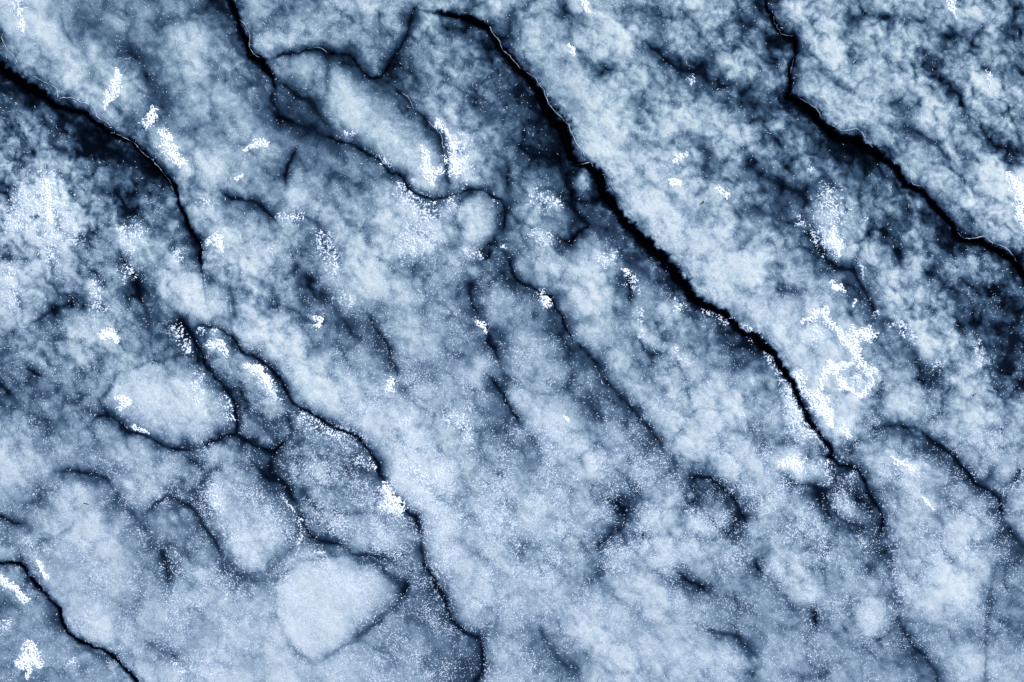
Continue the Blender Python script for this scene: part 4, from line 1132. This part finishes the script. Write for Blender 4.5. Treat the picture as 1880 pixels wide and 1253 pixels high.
def crust(X, Y, mask, f, thick, seed, origin=(0, 0)):
    """a crumbly crust standing on the ice over the cells in mask"""
    jj, ii = np.nonzero(mask)
    ny, nx = X.shape
    ix = np.arange(nx * ny).reshape(ny, nx)
    quads = np.stack([ix[jj + 1, ii], ix[jj + 1, ii + 1], ix[jj, ii + 1], ix[jj, ii]], 1)
    mp = np.pad(mask[:ny - 1, :nx - 1], 1)
    full = mp[1:, 1:] & mp[:-1, 1:] & mp[1:, :-1] & mp[:-1, :-1]      # vertex wholly inside
    used = np.unique(quads)
    remap = np.full(nx * ny, -1, np.int64)
    remap[used] = np.arange(len(used))
    x, y = X.ravel()[used], Y.ravel()[used]
    jx = 1.0 * gnoise(x / 5, y / 5, seed + 8)
    ff = np.clip(f.ravel()[used], 0, 1)
    z = height_at(x, y) + np.where(full.ravel()[used], thick * (.35 + .65 * np.sqrt(ff)) * (1 + .7 * gnoise(x / 9, y / 9, seed + 3)) + .5 * gnoise(x / 4.1, y / 4.1, seed + 4), -1.0)
    wx_, wy_ = world_xy(x + jx, y + 1.0 * gnoise(x / 5, y / 5, seed + 9))
    return np.stack([wx_ - origin[0], wy_ - origin[1], z / 1000], 1), remap[quads]


def over_gap(x, y):
    i = np.clip(np.searchsorted(xs, x), 1, NX - 1)
    j = np.clip(np.searchsorted(ys, y), 1, NY - 1)
    return gap[j, i] | gap[j - 1, i] | gap[j, i - 1] | gap[j - 1, i - 1]


dust_v, dust_f, nvd = [], [], 0


def add_dust(v, f):
    global nvd
    dust_v.append(v)
    dust_f.append(f + nvd)
    nvd += len(v)


for k, (label, parts) in enumerate(SNOW):
    gx_, gy_, X, Y, f = crumb_field(parts, 3.2, 1.45 if len(parts) > 3 else 1.12, 200 + 11 * k)
    n1 = fbm(X / 26, Y / 26, 3, 300 + k, .65)
    n2 = gnoise(X / 8.5, Y / 8.5, 400 + k)
    keep = f + .75 * n1 + .40 * n2 > .02 + .10 * sstep(.8, 0, f)
    keep &= ~((n2 + .6 * n1 > .5) & (f < .75)) & ~((gnoise(X / 6.5, Y / 6.5, 450 + k) > .30) & (f < .85))
    keep &= ~over_gap(X, Y)
    mask = keep[:-1, :-1].copy()
    mask[-1, :] = mask[:, -1] = False
    cc = components(mask)
    ids, n = np.unique(cc[cc >= 0], return_counts=True)
    big = cc == ids[np.argmax(n)]
    org = world_xy(X[:-1, :-1][big].mean(), Y[:-1, :-1][big].mean())
    v, q = crust(X, Y, big, f, 3.5, 500 + k, org)
    me = mesh_np('snow_patch', v, q.ravel(), [4] * len(q), M_SNOW)
    o = link('snow_patch', me, None, label=label, cat='snow patch', group='snow patches on the ice')
    o.location = (*org, 0)
    rest = mask & ~big
    if rest.any():
        add_dust(*crust(X, Y, rest, f, 4, 600 + k))

for k, part in enumerate(DUST):
    gx_, gy_, X, Y, f = crumb_field([part], 3.0, 1, 900 + 7 * k)
    n1 = fbm(X / 30, Y / 30, 2, 700 + k)
    n2 = .6 * gnoise(X / 12, Y / 12, 800 + k) + 1.0 * gnoise(X / 5.2, Y / 5.2, 850 + k)
    keep = (n2 + .45 * n1 + .42 * np.minimum(f, .6) > .10) & (f > -.35)
    keep &= ~over_gap(X, Y)
    mask = keep[:-1, :-1].copy()
    mask[-1, :] = mask[:, -1] = False
    if mask.any():
        add_dust(*crust(X, Y, mask, np.clip(f, .2, 1), 2.5, 950 + k))
dv, df = np.concatenate(dust_v), np.concatenate(dust_f)
me = mesh_np('frost_crumbs', dv, df.ravel(), [4] * len(df), M_CRUMB)
link('frost_crumbs', me, None, label='loose white frost crumbs strewn around the snow patches', cat='frost', kind='stuff')

# short worm-like frost grains
NG = 420000
gxp, gyp = rng.uniform(-300, PW + 300, NG), rng.uniform(-300, PH + 300, NG)
dens = np.clip(sample(GRAINS, gxp / PW * 8, gyp / PH * 6), .05, 1)
dens = dens * np.clip(.75 + 1.3 * fbm(gxp / 160, gyp / 160, 3, 111), .1, 1.6)
ii = np.clip(np.searchsorted(xs, gxp), 0, NX - 2)
jj = np.clip(np.searchsorted(ys, gyp), 0, NY - 2)
dens *= np.clip(2.2 * cloud[jj, ii] - .15, .03, 1) * ~gap[jj, ii]
ok = rng.random(NG) < dens * (.55 + .45 * (gyp > 1300))
x, y = gxp[ok], gyp[ok]
n = len(x)
ang = rng.uniform(0, np.pi, n)
big = np.clip(dens[ok], .2, 1)
ln = rng.gamma(2.0, 2.2, n) * (.6 + .6 * big) + 2.2
wd = rng.uniform(1.1, 2.6, n) * (.7 + .6 * big)
bend = rng.normal(0, .35, n)
ux, uy = np.cos(ang), np.sin(ang)
z0 = height_at(x, y)
mx_, my_ = x - uy * bend * ln, y + ux * bend * ln


def gp(px, py, pz):
    a, b = world_xy(px, py)
    return np.stack([a, b, pz / 1000], 1)


vv = np.stack([gp(x - ux * ln, y - uy * ln, z0 - .3), gp(mx_ - uy * wd, my_ + ux * wd, z0 - .5), gp(mx_, my_, z0 + 1.0), gp(mx_ + uy * wd, my_ - ux * wd, z0 - .5), gp(x + ux * ln, y + uy * ln, z0 - .3)], 1).reshape(-1, 3)
tri = np.array([[0, 2, 1], [0, 3, 2], [4, 1, 2], [4, 2, 3]])
tf = (np.arange(n)[:, None, None] * 5 + tri[None]).reshape(-1)
me = mesh_np('frost_grains', vv, tf, [3] * (4 * n), M_FROST)
link('frost_grains', me, None, label='short worm-like white frost grains scattered over the ice', cat='frost', kind='stuff')

# ------------------------------------------------------------------ scraps blown onto the ice
def leaf(name, px, py, length, width, turn, label, mat):
    """a curled scrap of dead leaf: a bent, pointed blade with a midrib fold and thickness"""
    x, y = px * 3, py * 3
    z = float(height_at(np.array([x]), np.array([y]))[0])
    vs, F = [], []
    n = 6
    for side in (0, 1):
        for k in range(n + 1):
            t = k / n
            w = width * math.sin(math.pi * min(.98, .06 + .9 * t)) ** .8
            lx = (t - .5) * length
            cz = 3 + 5 * (t - .5) ** 2 * 4 + side * -1.0
            for s in (-1, 0, 1):
                vs.append((lx, s * w * (1 + .2 * math.sin(7 * t + s)), cz + (2.2 if s else 0)))
    m = 3 * (n + 1)
    for k in range(n):
        for s in range(2):
            a = k * 3 + s
            F.append((a, a + 3, a + 4, a + 1))
            F.append((m + a, m + a + 1, m + a + 4, m + a + 3))
    rim = [3 * k for k in range(n + 1)] + [3 * n + 1, 3 * n + 2] + [3 * k + 2 for k in range(n - 1, -1, -1)] + [1]
    for a, b in zip(rim, rim[1:] + rim[:1]):
        F.append((b, a, m + a, m + b))
    me = bpy.data.meshes.new(name)
    c, s = math.cos(R(turn)), math.sin(R(turn))
    me.from_pydata([((a * c - b * s) / 1000, (a * s + b * c) / 1000, d / 1000) for a, b, d in vs], [], F)
    o = link(name, me, mat, label=label, cat='leaf')
    o.location = (*world_xy(x, y), z / 1000)


def twig(px, py, pts, rad, label):
    x, y = px * 3, py * 3
    z = float(height_at(np.array([x]), np.array([y]))[0])
    vs, F = [], []
    P = np.array(pts, float)
    for k, p in enumerate(P):
        d = P[min(k + 1, len(P) - 1)] - P[max(k - 1, 0)]
        d /= np.linalg.norm(d)
        r = rad * (1 - .55 * k / (len(P) - 1))
        for q in range(6):
            a = q * math.pi / 3
            vs.append((p[0] - d[1] * r * math.cos(a), p[1] + d[0] * r * math.cos(a), r * .9 + r * math.sin(a) + 1))
    for k in range(len(P) - 1):
        for q in range(6):
            F.append((k * 6 + q, k * 6 + (q + 1) % 6, (k + 1) * 6 + (q + 1) % 6, (k + 1) * 6 + q))
    e = (len(P) - 1) * 6
    F += [tuple(range(5, -1, -1)), tuple(e + q for q in range(6))]
    me = bpy.data.meshes.new('twig')
    me.from_pydata([tuple(c / 1000 for c in v) for v in vs], [], F)
    o = link('twig', me, M_TWIG, label=label, cat='twig')
    o.location = (*world_xy(x, y), z / 1000)


leaf('leaf_scrap', 1290, 372, 17, 6, 60, 'tiny brown leaf scrap on the broad pale band', M_LEAF)
leaf('leaf_scrap', 1620, 701, 15, 5, -20, 'tiny orange-brown leaf scrap near the net-like snow crust', M_LEAF)
leaf('leaf_scrap', 1213, 803, 26, 6, 15, 'small curled leaf scrap on the dark seam below the centre', M_LEAF)
twig(1863, 216, [(-14, -8), (-6, -2), (2, 4), (9, 9), (15, 9)], 2.3, 'thin dark twig near the right edge in the upper right')
twig(1789, 724, [(-9, -10), (-3, -3), (3, 1), (10, 8)], 2.6, 'short black twig on cloudy ice near the right edge')
twig(160, 925, [(-16, 4), (-8, 3), (0, 0), (7, -3), (14, -4)], 2.2, 'fine dark twig on the large pale plate, lower left')
twig(230, 1098, [(-3, 1), (0, 0), (3, -1)], 3.0, 'upper of two black specks of bark on the lower left pale plate')
twig(223, 1111, [(-3, -1), (0, 0), (3, 1)], 2.6, 'lower of two black specks of bark on the lower left pale plate')
twig(1370, 534, [(-12, -9), (-3, -2), (9, 7)], 1.8, 'pale sliver of twig on the bright bulge beside the widest crack')
